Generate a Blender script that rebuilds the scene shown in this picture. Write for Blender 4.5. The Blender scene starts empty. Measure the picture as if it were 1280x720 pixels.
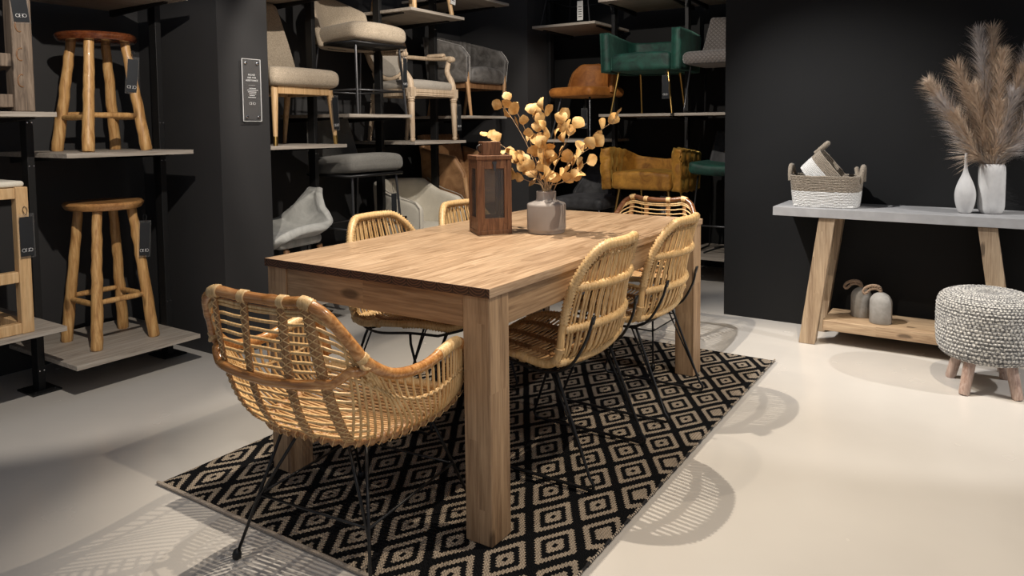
import bpy, math, random
from mathutils import Vector, Matrix, Euler, noise
random.seed(7)
PI = math.pi
S = bpy.context.scene
COL = S.collection

# ------------------------------------------------------------------ camera
cd = bpy.data.cameras.new('camera'); cam = bpy.data.objects.new('camera', cd); COL.objects.link(cam)
_yaw, _pitch, _roll = 0.5455, 0.0594, -0.0071
_f, _cx, _cy = 889.6962, 696.8193, 211.0161
cam.location = (1.6849, -2.4618, 1.2257)
_fw = Vector((-math.sin(_yaw)*math.cos(_pitch), math.cos(_yaw)*math.cos(_pitch), -math.sin(_pitch)))
_r = Vector((math.cos(_yaw), math.sin(_yaw), 0)); _u = _r.cross(_fw)
_r2 = _r*math.cos(_roll) + _u*math.sin(_roll); _u2 = -_r*math.sin(_roll) + _u*math.cos(_roll)
cam.rotation_euler = Matrix((_r2, _u2, -_fw)).transposed().to_euler()
cd.sensor_width = 36.0; cd.sensor_fit = 'HORIZONTAL'
cd.lens = _f/1280*36.0
cd.shift_x = (640-_cx)/1280; cd.shift_y = (_cy-360)/1280
cd.clip_start = 0.05
S.camera = cam

# ------------------------------------------------------------------ light
S.view_settings.view_transform = 'Standard'; S.view_settings.look = 'None'
S.view_settings.gamma = 1.0; S.view_settings.exposure = 0.18
S.view_settings.use_curve_mapping = False
S.cycles.caustics_reflective = False; S.cycles.caustics_refractive = False
W = bpy.data.worlds.new('showroom_ambient'); S.world = W; W.use_nodes = True
W.node_tree.nodes['Background'].inputs[0].default_value = (0.80, 0.86, 1.0, 1)
W.node_tree.nodes['Background'].inputs[1].default_value = 0.21

def spot(name, loc, target, power, col=(1, .84, .66), angle=60, blend=.35, rad=.03):
    l = bpy.data.lights.new(name, 'SPOT'); o = bpy.data.objects.new(name, l); COL.objects.link(o)
    l.energy = power; l.color = col; l.spot_size = math.radians(angle); l.spot_blend = blend; l.shadow_soft_size = rad
    o.location = loc
    o.rotation_euler = (Vector(target)-Vector(loc)).to_track_quat('-Z', 'Y').to_euler()
    return o
WARM = (1, .85, .66); NEUT = (1, .91, .80); COOL = (.86, .93, 1.0)
spot('spot_stools', (0.05, -1.5, 2.4), (-2.0, -0.7, 0.9), 165, NEUT, 56, .3, .015)
spot('spot_chair_wall_low', (-0.25, 0.0, 2.65), (-2.0, 0.95, 1.2), 110, NEUT, 58, .3, .015)
spot('spot_chair_wall_mid', (-0.1, 0.75, 2.65), (-2.0, 1.9, 1.1), 125, NEUT, 56, .3, .015)
spot('spot_back_shelves', (-0.3, 0.7, 2.65), (-0.8, 3.0, 1.1), 125, NEUT, 56, .3, .015)
spot('spot_table_main', (-0.25, -0.02, 2.75), (0.35, 0.05, 0.4), 215, (1, .88, .72), 80, .4, .010)
spot('spot_table_soft', (-0.25, -0.75, 2.75), (0.55, -0.2, 0.3), 45, WARM, 70, .4, .012)
spot('spot_front_chair', (0.40, -1.15, 2.75), (0.08, -1.15, 0.4), 42, NEUT, 40, .4, .008)
spot('spot_floor_right', (1.7, -0.05, 3.3), (1.6, 0.1, 0.0), 215, WARM, 96, .5, .02)
spot('spot_console', (-0.1, 0.45, 2.75), (1.15, 1.8, 0.55), 270, (1, .975, .95), 58, .9, .015)
spot('spot_console_right', (4.2, 1.0, 2.7), (1.5, 1.4, 0.4), 250, (1, .96, .92), 40, .3, .015)
spot('spot_camera_side', (2.4, -2.4, 2.9), (1.3, -0.9, 0.2), 60, NEUT, 76, .8)

# ------------------------------------------------------------------ helpers
def sm(seq):
    s = Vector((0, 0, 0))
    for a in seq: s += a
    return s
def cr(pts, n=8, closed=False):
    P = [Vector(p) for p in pts]; out = []; N = len(P)
    rng = range(N) if closed else range(N-1)
    for i in rng:
        if closed: a, b, c, d = P[(i-1) % N], P[i], P[(i+1) % N], P[(i+2) % N]
        else: a, b, c, d = P[max(i-1, 0)], P[i], P[i+1], P[min(i+2, N-1)]
        for k in range(n):
            t = k/n
            out.append(0.5*((2*b)+(c-a)*t+(2*a-5*b+4*c-d)*t*t+(3*b-3*c+d-a)*t*t*t))
    if not closed: out.append(P[-1].copy())
    return out
def lerp(a, b, t): return a+(b-a)*t
def interp(tab, x):
    if x <= tab[0][0]: return tab[0][1]
    for (a, va), (b, vb) in zip(tab, tab[1:]):
        if x <= b: return va+(vb-va)*(x-a)/(b-a)
    return tab[-1][1]

class MB:
    def __init__(s): s.v = []; s.f = []
    def add(s, vs, fs):
        k = len(s.v); s.v += [tuple(v) for v in vs]; s.f += [tuple(i+k for i in f) for f in fs]; return s
    def box(s, c, size, rot=None, off=None):
        x, y, z = size[0]/2, size[1]/2, size[2]/2
        V = [Vector((a, b, d)) for a in (-x, x) for b in (-y, y) for d in (-z, z)]
        if rot is not None:
            R = Euler(rot).to_matrix() if not isinstance(rot, Matrix) else rot
            V = [R@v for v in V]
        V = [v+Vector(c) for v in V]
        return s.add(V, [(0, 1, 3, 2), (4, 6, 7, 5), (0, 4, 5, 1), (2, 3, 7, 6), (0, 2, 6, 4), (1, 5, 7, 3)])
    def beam(s, a, b, w, h, up=(0, 0, 1), w2=None, h2=None):
        a = Vector(a); b = Vector(b); d = (b-a).normalized(); up = Vector(up)
        sx = d.cross(up).normalized(); sy = sx.cross(d)
        w2 = w2 or w; h2 = h2 or h
        V = []
        for p, ww, hh in ((a, w, h), (b, w2, h2)):
            for i, j in ((-1, -1), (1, -1), (1, 1), (-1, 1)): V.append(p+sx*i*ww/2+sy*j*hh/2)
        return s.add(V, [(3, 2, 1, 0), (4, 5, 6, 7), (0, 1, 5, 4), (1, 2, 6, 5), (2, 3, 7, 6), (3, 0, 4, 7)])
    def hexa(s, V):
        return s.add(V, [(3, 2, 1, 0), (4, 5, 6, 7), (0, 1, 5, 4), (1, 2, 6, 5), (2, 3, 7, 6), (3, 0, 4, 7)])
    def tube(s, pts, r, n=6, closed=False, flat=1.0, cap=True, up=None):
        P = [Vector(p) for p in pts]; N = len(P)
        if N < 2: return s
        R = r if isinstance(r, (list, tuple)) else [r]*N
        T = []
        for i in range(N):
            if closed: t = P[(i+1) % N]-P[(i-1) % N]
            else: t = P[min(i+1, N-1)]-P[max(i-1, 0)]
            T.append(t.normalized() if t.length > 1e-9 else Vector((0, 0, 1)))
        a = Vector(up) if up else (Vector((0, 0, 1)) if abs(T[0].z) < .9 else Vector((1, 0, 0)))
        nrm = (a-T[0]*a.dot(T[0])).normalized()
        V = []; F = []
        for i in range(N):
            if up: nrm = Vector(up)
            nrm = (nrm-T[i]*nrm.dot(T[i]))
            nrm = nrm.normalized() if nrm.length > 1e-6 else T[i].orthogonal().normalized()
            bi = T[i].cross(nrm)
            for k in range(n):
                an = 2*PI*k/n
                V.append(P[i]+nrm*math.cos(an)*R[i]*flat+bi*math.sin(an)*R[i])
        M = N if closed else N-1
        for i in range(M):
            j = (i+1) % N
            for k in range(n):
                F.append((i*n+k, i*n+(k+1) % n, j*n+(k+1) % n, j*n+k))
        if not closed and cap:
            F.append(tuple(range(n-1, -1, -1))); F.append(tuple((N-1)*n+k for k in range(n)))
        return s.add(V, F)
    def wrap(s, pts, r, step=.008, amp=.12, n=8, flat=1.0, closed=False):
        # tube whose radius ripples like cane binding
        P = resample(pts, step/2.0, closed)
        return s.tube(P, [r*(1+amp*(1 if i % 2 else -1)) for i in range(len(P))], n, closed=closed, flat=flat)
    def lathe(s, prof, n=32, c=(0, 0, 0), M=None, sx=1, sy=1):
        V = []; F = []; c = Vector(c)
        for (r, z) in prof:
            for k in range(n):
                a = 2*PI*k/n; p = Vector((r*math.cos(a)*sx, r*math.sin(a)*sy, z))
                if M is not None: p = M@p
                V.append(p+c)
        for i in range(len(prof)-1):
            for k in range(n): F.append((i*n+k, i*n+(k+1) % n, (i+1)*n+(k+1) % n, (i+1)*n+k))
        if prof[0][0] > 1e-6: F.append(tuple(range(n-1, -1, -1)))
        if prof[-1][0] > 1e-6: F.append(tuple((len(prof)-1)*n+k for k in range(n)))
        return s.add(V, F)
    def grid(s, fn, nu, nv, closeu=False):
        V = [fn(i/nu, j/nv) for j in range(nv+1) for i in range(nu if closeu else nu+1)]
        w = nu if closeu else nu+1; F = []
        for j in range(nv):
            for i in range(nu):
                F.append((j*w+i, j*w+(i+1) % w, (j+1)*w+(i+1) % w, (j+1)*w+i))
        return s.add(V, F)
    def rbox(s, c, size, r=.02, n=6, fn=None, rot=None):
        # rounded box, optional deform fn(Vector, unit) -> Vector in local space
        hx = [d/2 for d in size]; V = []; F = []; idx = {}
        m = n*2
        def key(p): return (round(p[0], 6), round(p[1], 6), round(p[2], 6))
        def put(g):
            p = Vector([g[i]*hx[i] for i in range(3)])
            q = Vector([max(-hx[i]+r, min(hx[i]-r, p[i])) for i in range(3)])
            d = p-q
            if d.length > 1e-9: p = q+d.normalized()*r
            u = Vector(g)
            if fn: p = fn(p, u)
            k = key(g)
            if k not in idx:
                idx[k] = len(V); V.append(p)
            return idx[k]
        # non uniform spacing: dense near the edges
        def sp(i, ax):
            rr = min(.98, r/hx[ax]); kk = max(2, n//2)
            if i <= kk: return -1+rr*(1-math.cos(PI/2*i/kk))*1.0 if rr < .95 else -1+i/m*2
            if i >= m-kk: return 1-rr*(1-math.cos(PI/2*(m-i)/kk)) if rr < .95 else -1+i/m*2
            return lerp(-1+rr, 1-rr, (i-kk)/(m-2*kk)) if rr < .95 else -1+i/m*2
        for ax in range(3):
            a, b = [(1, 2), (2, 0), (0, 1)][ax]
            for sgn in (-1, 1):
                G = []
                for i in range(m+1):
                    row = []
                    for j in range(m+1):
                        g = [0, 0, 0]; g[ax] = sgn; g[a] = sp(i, a); g[b] = sp(j, b); row.append(put(g))
                    G.append(row)
                for i in range(m):
                    for j in range(m):
                        q = (G[i][j], G[i+1][j], G[i+1][j+1], G[i][j+1])
                        F.append(q if sgn > 0 else q[::-1])
        R = Euler(rot).to_matrix() if rot is not None else None
        V = [(R@v if R else v)+Vector(c) for v in V]
        return s.add(V, F)
    def shell(s, fn, nu, nv, th):
        # closed slab of thickness th behind the surface fn(u,v), u,v in 0..1
        e = 1e-3; A = []; B = []
        for j in range(nv+1):
            for i in range(nu+1):
                u, v = i/nu, j/nv
                p = Vector(fn(u, v))
                du = Vector(fn(min(u+e, 1), v))-Vector(fn(max(u-e, 0), v)); dv = Vector(fn(u, min(v+e, 1)))-Vector(fn(u, max(v-e, 0)))
                nn = du.cross(dv); nn = nn.normalized() if nn.length > 1e-12 else Vector((0, 0, 1))
                t = th(u, v) if callable(th) else th
                A.append(p+nn*t/2); B.append(p-nn*t/2)
        w = nu+1; K = len(A); F = []
        for j in range(nv):
            for i in range(nu):
                a, b, c, d = j*w+i, j*w+i+1, (j+1)*w+i+1, (j+1)*w+i
                F.append((a, b, c, d)); F.append((d+K, c+K, b+K, a+K))
        for i in range(nu):
            F.append((i, i+K, i+1+K, i+1)); a = nv*w+i; F.append((a+1, a+1+K, a+K, a))
        for j in range(nv):
            a, b = j*w, (j+1)*w; F.append((b, b+K, a+K, a)); a, b = j*w+nu, (j+1)*w+nu; F.append((a, a+K, b+K, b))
        return s.add(A+B, F)
    def build(s, name, mat, parent=None, smooth=True, bevel=0, seg=2, sub=0, angle=40):
        me = bpy.data.meshes.new(name); me.from_pydata(s.v, [], s.f); me.update()
        o = bpy.data.objects.new(name, me); COL.objects.link(o)
        if mat: me.materials.append(mat)
        if parent: o.parent = parent
        if smooth:
            me.polygons.foreach_set('use_smooth', [True]*len(me.polygons))
            if angle:
                try: me.set_sharp_from_angle(angle=math.radians(angle))
                except Exception: pass
        if bevel:
            m = o.modifiers.new('bevel', 'BEVEL'); m.width = bevel; m.segments = seg; m.limit_method = 'ANGLE'; m.angle_limit = math.radians(35)
        if sub:
            m = o.modifiers.new('sub', 'SUBSURF'); m.levels = sub; m.render_levels = sub
        return o

def resample(pts, step, closed=False):
    P = [Vector(p) for p in pts]
    if closed: P = P+[P[0]]
    L = [0]
    for a, b in zip(P, P[1:]): L.append(L[-1]+(b-a).length)
    n = max(2, int(L[-1]/step)); out = []; k = 0
    for i in range(n+(0 if closed else 1)):
        d = L[-1]*i/n
        while k < len(L)-2 and L[k+1] < d: k += 1
        t = (d-L[k])/max(1e-9, L[k+1]-L[k]); out.append(P[k].lerp(P[k+1], t))
    return out
def tag(o, label=None, cat=None, group=None, kind=None):
    if label: o['label'] = label
    if cat: o['category'] = cat
    if group: o['group'] = group
    if kind: o['kind'] = kind
    return o
def thing(name, loc, rz=0, label=None, cat=None, group=None):
    o = bpy.data.objects.new(name, None); COL.objects.link(o); o.location = loc; o.rotation_euler = (0, 0, rz); o.empty_display_size = .05
    return tag(o, label, cat, group)
def copy_tree(o, parent=None):
    c = o.copy(); COL.objects.link(c)
    if parent: c.parent = parent
    for ch in [x for x in bpy.data.objects if x.parent == o]: copy_tree(ch, c)
    return c

# ------------------------------------------------------------------ materials
class NT:
    def __init__(s, name):
        s.m = bpy.data.materials.new(name); s.m.use_nodes = True; s.t = s.m.node_tree; s.b = s.t.nodes['Principled BSDF']
    def n(s, ty, **k):
        x = s.t.nodes.new(ty)
        for a, b in k.items(): setattr(x, a, b)
        return x
    def l(s, a, b): s.t.links.new(a, b)
    def math(s, op, a, b=None, c=None):
        x = s.n('ShaderNodeMath', operation=op)
        for i, v in enumerate((a, b, c)):
            if v is None: continue
            if isinstance(v, (int, float)): x.inputs[i].default_value = v
            else: s.l(v, x.inputs[i])
        return x.outputs[0]
    def coord(s, kind='Object'):
        return s.n('ShaderNodeTexCoord').outputs[kind]
    def mapping(s, v, scale=(1, 1, 1), rot=(0, 0, 0), loc=(0, 0, 0)):
        x = s.n('ShaderNodeMapping'); s.l(v, x.inputs[0]); x.inputs['Scale'].default_value = scale; x.inputs['Rotation'].default_value = rot; x.inputs['Location'].default_value = loc
        return x.outputs[0]
    def noise(s, v, scale=5, detail=4, rough=.55, dist=0):
        x = s.n('ShaderNodeTexNoise'); s.l(v, x.inputs['Vector']); x.inputs['Scale'].default_value = scale; x.inputs['Detail'].default_value = detail
        x.inputs['Roughness'].default_value = rough; x.inputs['Distortion'].default_value = dist
        return x.outputs[0]
    def ramp(s, f, stops):
        x = s.n('ShaderNodeValToRGB'); s.l(f, x.inputs[0]); e = x.color_ramp.elements
        while len(e) < len(stops): e.new(.5)
        for el, (p, c) in zip(e, stops): el.position = p; el.color = (c[0], c[1], c[2], 1)
        return x.outputs[0]
    def mix(s, f, a, b, mode='MIX'):
        x = s.n('ShaderNodeMix', data_type='RGBA', blend_type=mode)
        for i, v in ((0, f), (6, a), (7, b)):
            if isinstance(v, (int, float)): x.inputs[i].default_value = v
            elif isinstance(v, tuple): x.inputs[i].default_value = (v[0], v[1], v[2], 1)
            else: s.l(v, x.inputs[i])
        return x.outputs[2]
    def bump(s, h, strength=.3, dist=.002):
        x = s.n('ShaderNodeBump'); s.l(h, x.inputs['Height']); x.inputs['Strength'].default_value = strength; x.inputs['Distance'].default_value = dist
        s.l(x.outputs[0], s.b.inputs['Normal'])
    def set(s, **k):
        for a, v in k.items():
            key = {'rough': 'Roughness', 'metal': 'Metallic', 'color': 'Base Color', 'coat': 'Coat Weight', 'coatr': 'Coat Roughness', 'sheen': 'Sheen Weight', 'sheenr': 'Sheen Roughness', 'spec': 'Specular IOR Level', 'trans': 'Transmission Weight', 'ior': 'IOR', 'alpha': 'Alpha', 'sub': 'Subsurface Weight'}[a]
            i = s.b.inputs[key]
            if isinstance(v, (int, float)): i.default_value = v
            elif isinstance(v, tuple): i.default_value = (v[0], v[1], v[2], 1) if len(v) == 3 else v
            else: s.l(v, i)
        return s
def flat(name, c, rough=.5, metal=0, **k):
    t = NT(name); v = t.coord(); f = t.noise(v, 14, 3)
    c = Vector(c)
    t.set(color=t.ramp(f, [(.3, tuple(c*.9)), (.7, tuple(c*1.1))]), rough=rough, metal=metal, **k)
    return t.m
def fabric(name, c1, c2, scale=9, weave=420, rough=.9, sheen=.2, bump=.35, wmix=.35):
    t = NT(name); v = t.coord(); f = t.noise(v, scale, 4, .6, .4); g = t.noise(v, weave, 2, .5)
    base = t.ramp(f, [(.3, c1), (.7, c2)])
    dark = t.mix(wmix, base, t.ramp(g, [(.35, tuple(x*.45 for x in c1)), (.65, tuple(min(1, x*1.5) for x in c2))]))
    t.set(color=dark, rough=rough, sheen=sheen, sheenr=.4); t.bump(g, bump, .001)
    return t.m
def velvet(name, c1, c2, scale=7, bump=.5):
    t = NT(name); v = t.coord(); f = t.noise(v, scale, 6, .65, 1.2); g = t.noise(v, 260, 2)
    base = t.ramp(f, [(.32, c1), (.5, tuple((a+b)/2 for a, b in zip(c1, c2))), (.68, c2)])
    t.set(color=base, rough=.62, sheen=.9, sheenr=.35); t.b.inputs['Sheen Tint'].default_value = (min(1, c2[0]*2+.1), min(1, c2[1]*2+.1), min(1, c2[2]*2+.1), 1)
    t.bump(f, bump, .006)
    return t.m
def wood(name, cols, axis='Z', strip=0, rough=.55, scale=1.0, knots=True, svar=.35, bump=.25, coat=0, fine=None):
    fine = fine if fine is not None else (.42 if strip else .22)
    t = NT(name); v = t.coord(); sep = t.n('ShaderNodeSeparateXYZ'); t.l(v, sep.inputs[0])
    ax = 'XYZ'.index(axis); st = [16*scale]*3; st[ax] = 1.3*scale
    off = None
    if strip:
        o1, o2 = [i for i in range(3) if i != ax]
        a = t.math('FLOOR', t.math('DIVIDE', sep.outputs[o1], strip)); b = t.math('FLOOR', t.math('DIVIDE', sep.outputs[o2], strip))
        wn = t.n('ShaderNodeTexWhiteNoise', noise_dimensions='3D'); cb = t.n('ShaderNodeCombineXYZ')
        t.l(a, cb.inputs[0]); t.l(b, cb.inputs[1])
        c = t.math('FLOOR', t.math('ADD', t.math('DIVIDE', sep.outputs[ax], .55), t.math('MULTIPLY', a, .37))); t.l(c, cb.inputs[2])
        t.l(cb.outputs[0], wn.inputs[0]); off = wn.outputs[0]
        va = t.n('ShaderNodeVectorMath', operation='ADD'); t.l(v, va.inputs[0])
        vs = t.n('ShaderNodeVectorMath', operation='SCALE'); t.l(wn.outputs[1], vs.inputs[0]); vs.inputs['Scale'].default_value = 7
        t.l(vs.outputs[0], va.inputs[1]); v = va.outputs[0]
    m = t.mapping(v, tuple(st)); f = t.noise(m, 2.2, 8, .62, 1.4)
    st2 = [120*scale]*3; st2[ax] = 5*scale; g = t.noise(t.mapping(v, tuple(st2)), 1.0, 3, .6)
    c = t.ramp(f, [(.33, cols[0]), (.5, cols[1]), (.67, cols[2])])
    c = t.mix(fine, c, t.ramp(g, [(.38, tuple(x*.5 for x in cols[0])), (.65, cols[2])]))
    if off is not None:
        c = t.mix(svar, c, t.ramp(off, [(0, cols[0]), (.5, cols[1]), (1, cols[2])]))
    if knots:
        vo = t.n('ShaderNodeTexVoronoi'); st3 = [9*scale]*3; st3[ax] = 3.6*scale; t.l(t.mapping(v, tuple(st3)), vo.inputs['Vector']); vo.inputs['Scale'].default_value = 1.0
        k = t.ramp(vo.outputs['Distance'], [(.11, (1, 1, 1)), (.19, (0, 0, 0))])
        c = t.mix(t.math('MULTIPLY', k, .75), c, tuple(x*.28 for x in cols[0]))
    t.set(color=c, rough=rough, coat=coat); t.bump(g, bump, .001)
    return t.m

M = {}
M['wall'] = (lambda t: (t.set(color=t.ramp(t.noise(t.coord(), 3, 4), [(.3, (.0068, .0068, .0069)), (.7, (.0080, .0080, .0082))]), spec=.3, rough=.75), t.bump(t.noise(t.coord(), 320, 3), .25, .0008), t.m)[-1])(NT('charcoal_wall_paint'))
M['wall2'] = (lambda t: (t.set(color=t.ramp(t.noise(t.coord(), 3, 4), [(.3, (.021, .0205, .0215)), (.7, (.025, .0245, .0255))]), rough=.7), t.bump(t.noise(t.coord(), 320, 3), .25, .0008), t.m)[-1])(NT('graphite_wall_paint'))
def floor_mat():
    t = NT('cream_epoxy_floor'); v = t.coord(); f = t.noise(v, 1.2, 4); g = t.noise(v, 60, 3)
    t.set(color=t.ramp(f, [(.3, (.50, .475, .445)), (.7, (.56, .535, .50))]), rough=t.ramp(t.noise(v, 4, 3), [(.3, (.2, .2, .2)), (.7, (.28, .28, .28))]), spec=.5)
    t.bump(t.noise(v, 6, 2), .05, .002); return t.m
M['floor'] = floor_mat()
TW = [(.22, .115, .058), (.40, .24, .135), (.56, .375, .235)]
M['table_top'] = wood('acacia_table_top', [(.21, .118, .062), (.46, .305, .188), (.65, .485, .335)], 'Y', .062, rough=.30, knots=False, svar=.22, bump=.12)
M['table_leg'] = wood('acacia_leg', [(.16, .086, .043), (.345, .218, .120), (.53, .365, .220)], 'Z', .034, rough=.55, svar=.38)
M['table_x'] = wood('acacia_apron_short', [(.16, .086, .043), (.35, .218, .118), (.51, .350, .205)], 'X', .11, rough=.55)
M['table_y'] = wood('acacia_apron_long', [(.16, .086, .043), (.35, .218, .118), (.51, .350, .205)], 'Y', .11, rough=.55)
def endgrain():
    t = NT('dark_end_grain'); v = t.coord(); sep = t.n('ShaderNodeSeparateXYZ'); t.l(v, sep.inputs[0])
    x = t.math('SUBTRACT', t.math('FRACT', t.math('DIVIDE', sep.outputs[0], .06)), .5)
    z = t.math('DIVIDE', t.math('ADD', sep.outputs[2], -.775), .06)
    d = t.math('SQRT', t.math('ADD', t.math('MULTIPLY', x, x), t.math('MULTIPLY', z, z)))
    w = t.math('SINE', t.math('ADD', t.math('MULTIPLY', d, 45), t.math('MULTIPLY', t.noise(v, 30), 6)))
    c = t.ramp(w, [(.0, (.035, .014, .008)), (.6, (.085, .037, .018)), (1, (.15, .07, .035))])
    e = t.ramp(t.math('ABSOLUTE', x), [(.46, (1, 1, 1)), (.49, (.25, .25, .25))])
    t.set(color=t.mix(1.0, c, e, 'MULTIPLY'), rough=.5); return t.m
M['endgrain'] = endgrain()
M['rattan'] = wood('pale_rattan', [(.46, .26, .10), (.66, .43, .19), (.79, .57, .30)], 'Z', 0, rough=.45, scale=1.6, knots=False, bump=.1)
M['rattan_d'] = wood('core_rattan_strand', [(.34, .17, .065), (.56, .34, .15), (.72, .50, .28)], 'X', 0, rough=.5, scale=2.2, knots=False, bump=.1)
M['wrap'] = wood('cane_binding', [(.48, .28, .11), (.69, .455, .21), (.81, .60, .34)], 'Z', 0, rough=.42, scale=3, knots=False)
M['bamboo'] = wood('honey_bamboo_pole', [(.25, .095, .025), (.46, .20, .06), (.64, .35, .135)], 'X', 0, rough=.25, scale=1.4, knots=False, coat=.4)
M['strap'] = wood('wide_brown_rattan_strap', [(.22, .10, .036), (.35, .18, .072), (.46, .27, .125)], 'Z', 0, rough=.5, scale=2.5, knots=False)
M['black'] = flat('black_powder_coated_steel', (.012, .012, .013), .42, .3)
M['post'] = flat('matt_black_shelf_steel', (.0075, .0075, .008), .55, .2)
M['board'] = wood('grey_oak_laminate', [(.24, .20, .165), (.37, .325, .275), (.47, .425, .37)], 'Y', 0, rough=.6, scale=.9, knots=False)
M['boardx'] = wood('grey_oak_laminate_x', [(.24, .20, .165), (.37, .325, .275), (.47, .425, .37)], 'X', 0, rough=.6, scale=.9, knots=False)
M['teak'] = wood('golden_teak', [(.32, .145, .045), (.56, .31, .11), (.72, .46, .20)], 'Z', 0, rough=.42, scale=1.3, knots=True, coat=.15)
M['teak_top'] = wood('teak_seat_edge', [(.26, .105, .032), (.45, .22, .075), (.60, .34, .135)], 'X', .12, rough=.35, scale=1.2, knots=False, coat=.3)
M['redteak'] = wood('red_brown_teak', [(.055, .012, .005), (.12, .030, .010), (.24, .075, .025)], 'X', .1, rough=.25, scale=1.2, knots=False, coat=.5)
M['oak'] = wood('light_oak', [(.44, .26, .115), (.60, .385, .19), (.70, .49, .27)], 'Z', 0, rough=.45, scale=1.2, knots=False)
M['paleoak'] = wood('bleached_oak', [(.40, .29, .185), (.55, .42, .29), (.66, .53, .39)], 'Z', 0, rough=.6, scale=1.5, knots=False)
M['walnut'] = wood('walnut', [(.12, .055, .025), (.22, .11, .05), (.33, .18, .09)], 'Z', 0, rough=.4, scale=1.4, knots=False)
M['ashleg'] = wood('oiled_ash', [(.30, .15, .065), (.46, .26, .12), (.58, .36, .19)], 'Z', 0, rough=.42, scale=1.4, knots=False)
M['driftwood'] = wood('weathered_grey_wood', [(.085, .06, .042), (.17, .125, .09), (.27, .205, .15)], 'Z', 0, rough=.7, scale=1.6)
M['lantern'] = wood('stained_lantern_wood', [(.070, .028, .013), (.145, .063, .029), (.23, .112, .055)], 'Z', 0, rough=.5, scale=2.2, knots=False)
M['console'] = wood('console_acacia', [(.19, .12, .070), (.35, .248, .155), (.50, .385, .262)], 'Z', .028, rough=.55, scale=1.2, svar=.4)
M['consolex'] = wood('console_acacia_board', [(.21, .128, .07), (.38, .262, .16), (.52, .388, .25)], 'X', .05, rough=.55, scale=1.2, svar=.3)
M['consoletop'] = flat('light_grey_lacquer', (.36, .355, .355), .55)
M['sparkle'] = wood('whitewashed_pouf_leg', [(.24, .15, .115), (.38, .26, .21), (.52, .40, .34)], 'Z', 0, rough=.3, scale=2, knots=False, coat=.6)
M['beige'] = fabric('oatmeal_linen', (.37, .305, .225), (.47, .39, .295), weave=300, wmix=.5)
M['greige'] = fabric('greige_linen', (.33, .295, .25), (.40, .365, .315))
M['ltgrey'] = fabric('pale_grey_linen', (.60, .555, .465), (.70, .655, .56), wmix=.15)
M['dkgrey'] = fabric('grey_melange', (.12, .115, .105), (.17, .165, .15), wmix=.5)
M['silver'] = velvet('silver_velvet', (.26, .262, .25), (.56, .56, .53), 4, .12)
M['graphite'] = velvet('grey_velvet', (.055, .05, .046), (.17, .16, .15), 9, .5)
M['green'] = velvet('emerald_velvet', (.002, .014, .011), (.010, .080, .055), 7, .5)
M['mustard'] = velvet('mustard_velvet', (.22, .085, .008), (.62, .30, .045), 8, .5)
M['orange'] = velvet('burnt_orange_velvet', (.24, .075, .010), (.50, .19, .035), 8, .4)
M['blackv'] = velvet('black_velvet', (.012, .012, .013), (.055, .055, .06), 8, .4)
M['tan'] = velvet('tan_suede', (.20, .095, .038), (.42, .235, .11), 6, .3)
def diamond():
    t = NT('diamond_quilted_velvet'); v = t.coord(); s = t.n('ShaderNodeSeparateXYZ'); t.l(v, s.inputs[0])
    a = t.math('ABSOLUTE', t.math('SINE', t.math('MULTIPLY', t.math('ADD', s.outputs[0], s.outputs[2]), 95)))
    b = t.math('ABSOLUTE', t.math('SINE', t.math('MULTIPLY', t.math('SUBTRACT', s.outputs[0], s.outputs[2]), 95)))
    h = t.math('MINIMUM', a, b); f = t.noise(v, 8, 4)
    c = t.mix(.7, t.ramp(f, [(.3, (.055, .047, .043)), (.7, (.13, .115, .108))]), t.ramp(h, [(0, (.02, .017, .015)), (.35, (.15, .13, .12))]))
    t.set(color=c, rough=.6, sheen=.6); t.bump(h, .8, .004); return t.m
M['diamond'] = diamond()
M['brass'] = flat('brushed_brass', (.62, .40, .13), .28, 1.0)
M['steel'] = flat('dark_grey_steel', (.10, .10, .105), .35, .8)
M['chrome'] = flat('chrome', (.75, .75, .76), .15, 1.0)
M['vase'] = (lambda t: (t.set(color=t.ramp(t.noise(t.coord(), 5, 3), [(.3, (.27, .245, .235)), (.7, (.31, .285, .275))]), rough=.7), t.bump(t.noise(t.mapping(t.coord(), (1, 1, 60)), 5, 2), .3, .001), t.m)[-1])(NT('grey_stoneware'))
M['white'] = flat('matt_white_ceramic', (.56, .55, .535), .6)
M['concrete'] = (lambda t: (t.set(color=t.ramp(t.noise(t.coord(), 40, 5), [(.3, (.235, .225, .21)), (.7, (.30, .29, .275))]), rough=.85), t.bump(t.noise(t.coord(), 300, 3), .3, .001), t.m)[-1])(NT('grey_concrete'))
M['rope'] = fabric('brown_rope', (.20, .13, .085), (.34, .24, .165), 60, 300)
M['leaf'] = (lambda t: (t.set(color=t.ramp(t.noise(t.coord(), 28, 4), [(.3, (.42, .215, .06)), (.5, (.60, .375, .14)), (.72, (.74, .54, .28))]), rough=.6), t.m)[-1])(NT('dried_golden_leaf'))
M['twig'] = flat('dried_twig', (.38, .26, .15), .7)
M['glass'] = NT('clear_acrylic').set(color=(.5, .5, .5), rough=.08, alpha=.05).m
M['mesh_pane'] = NT('dusty_lantern_glass').set(color=(.09, .09, .095), rough=.12, alpha=.36).m
M['card'] = flat('black_price_card', (.018, .020, .023), .35)
M['whitecard'] = flat('white_price_card', (.62, .62, .60), .5)
M['print'] = flat('white_print', (.75, .75, .75), .5)
M['lining'] = flat('pale_skin_cane', (.68, .60, .47), .35)

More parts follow.
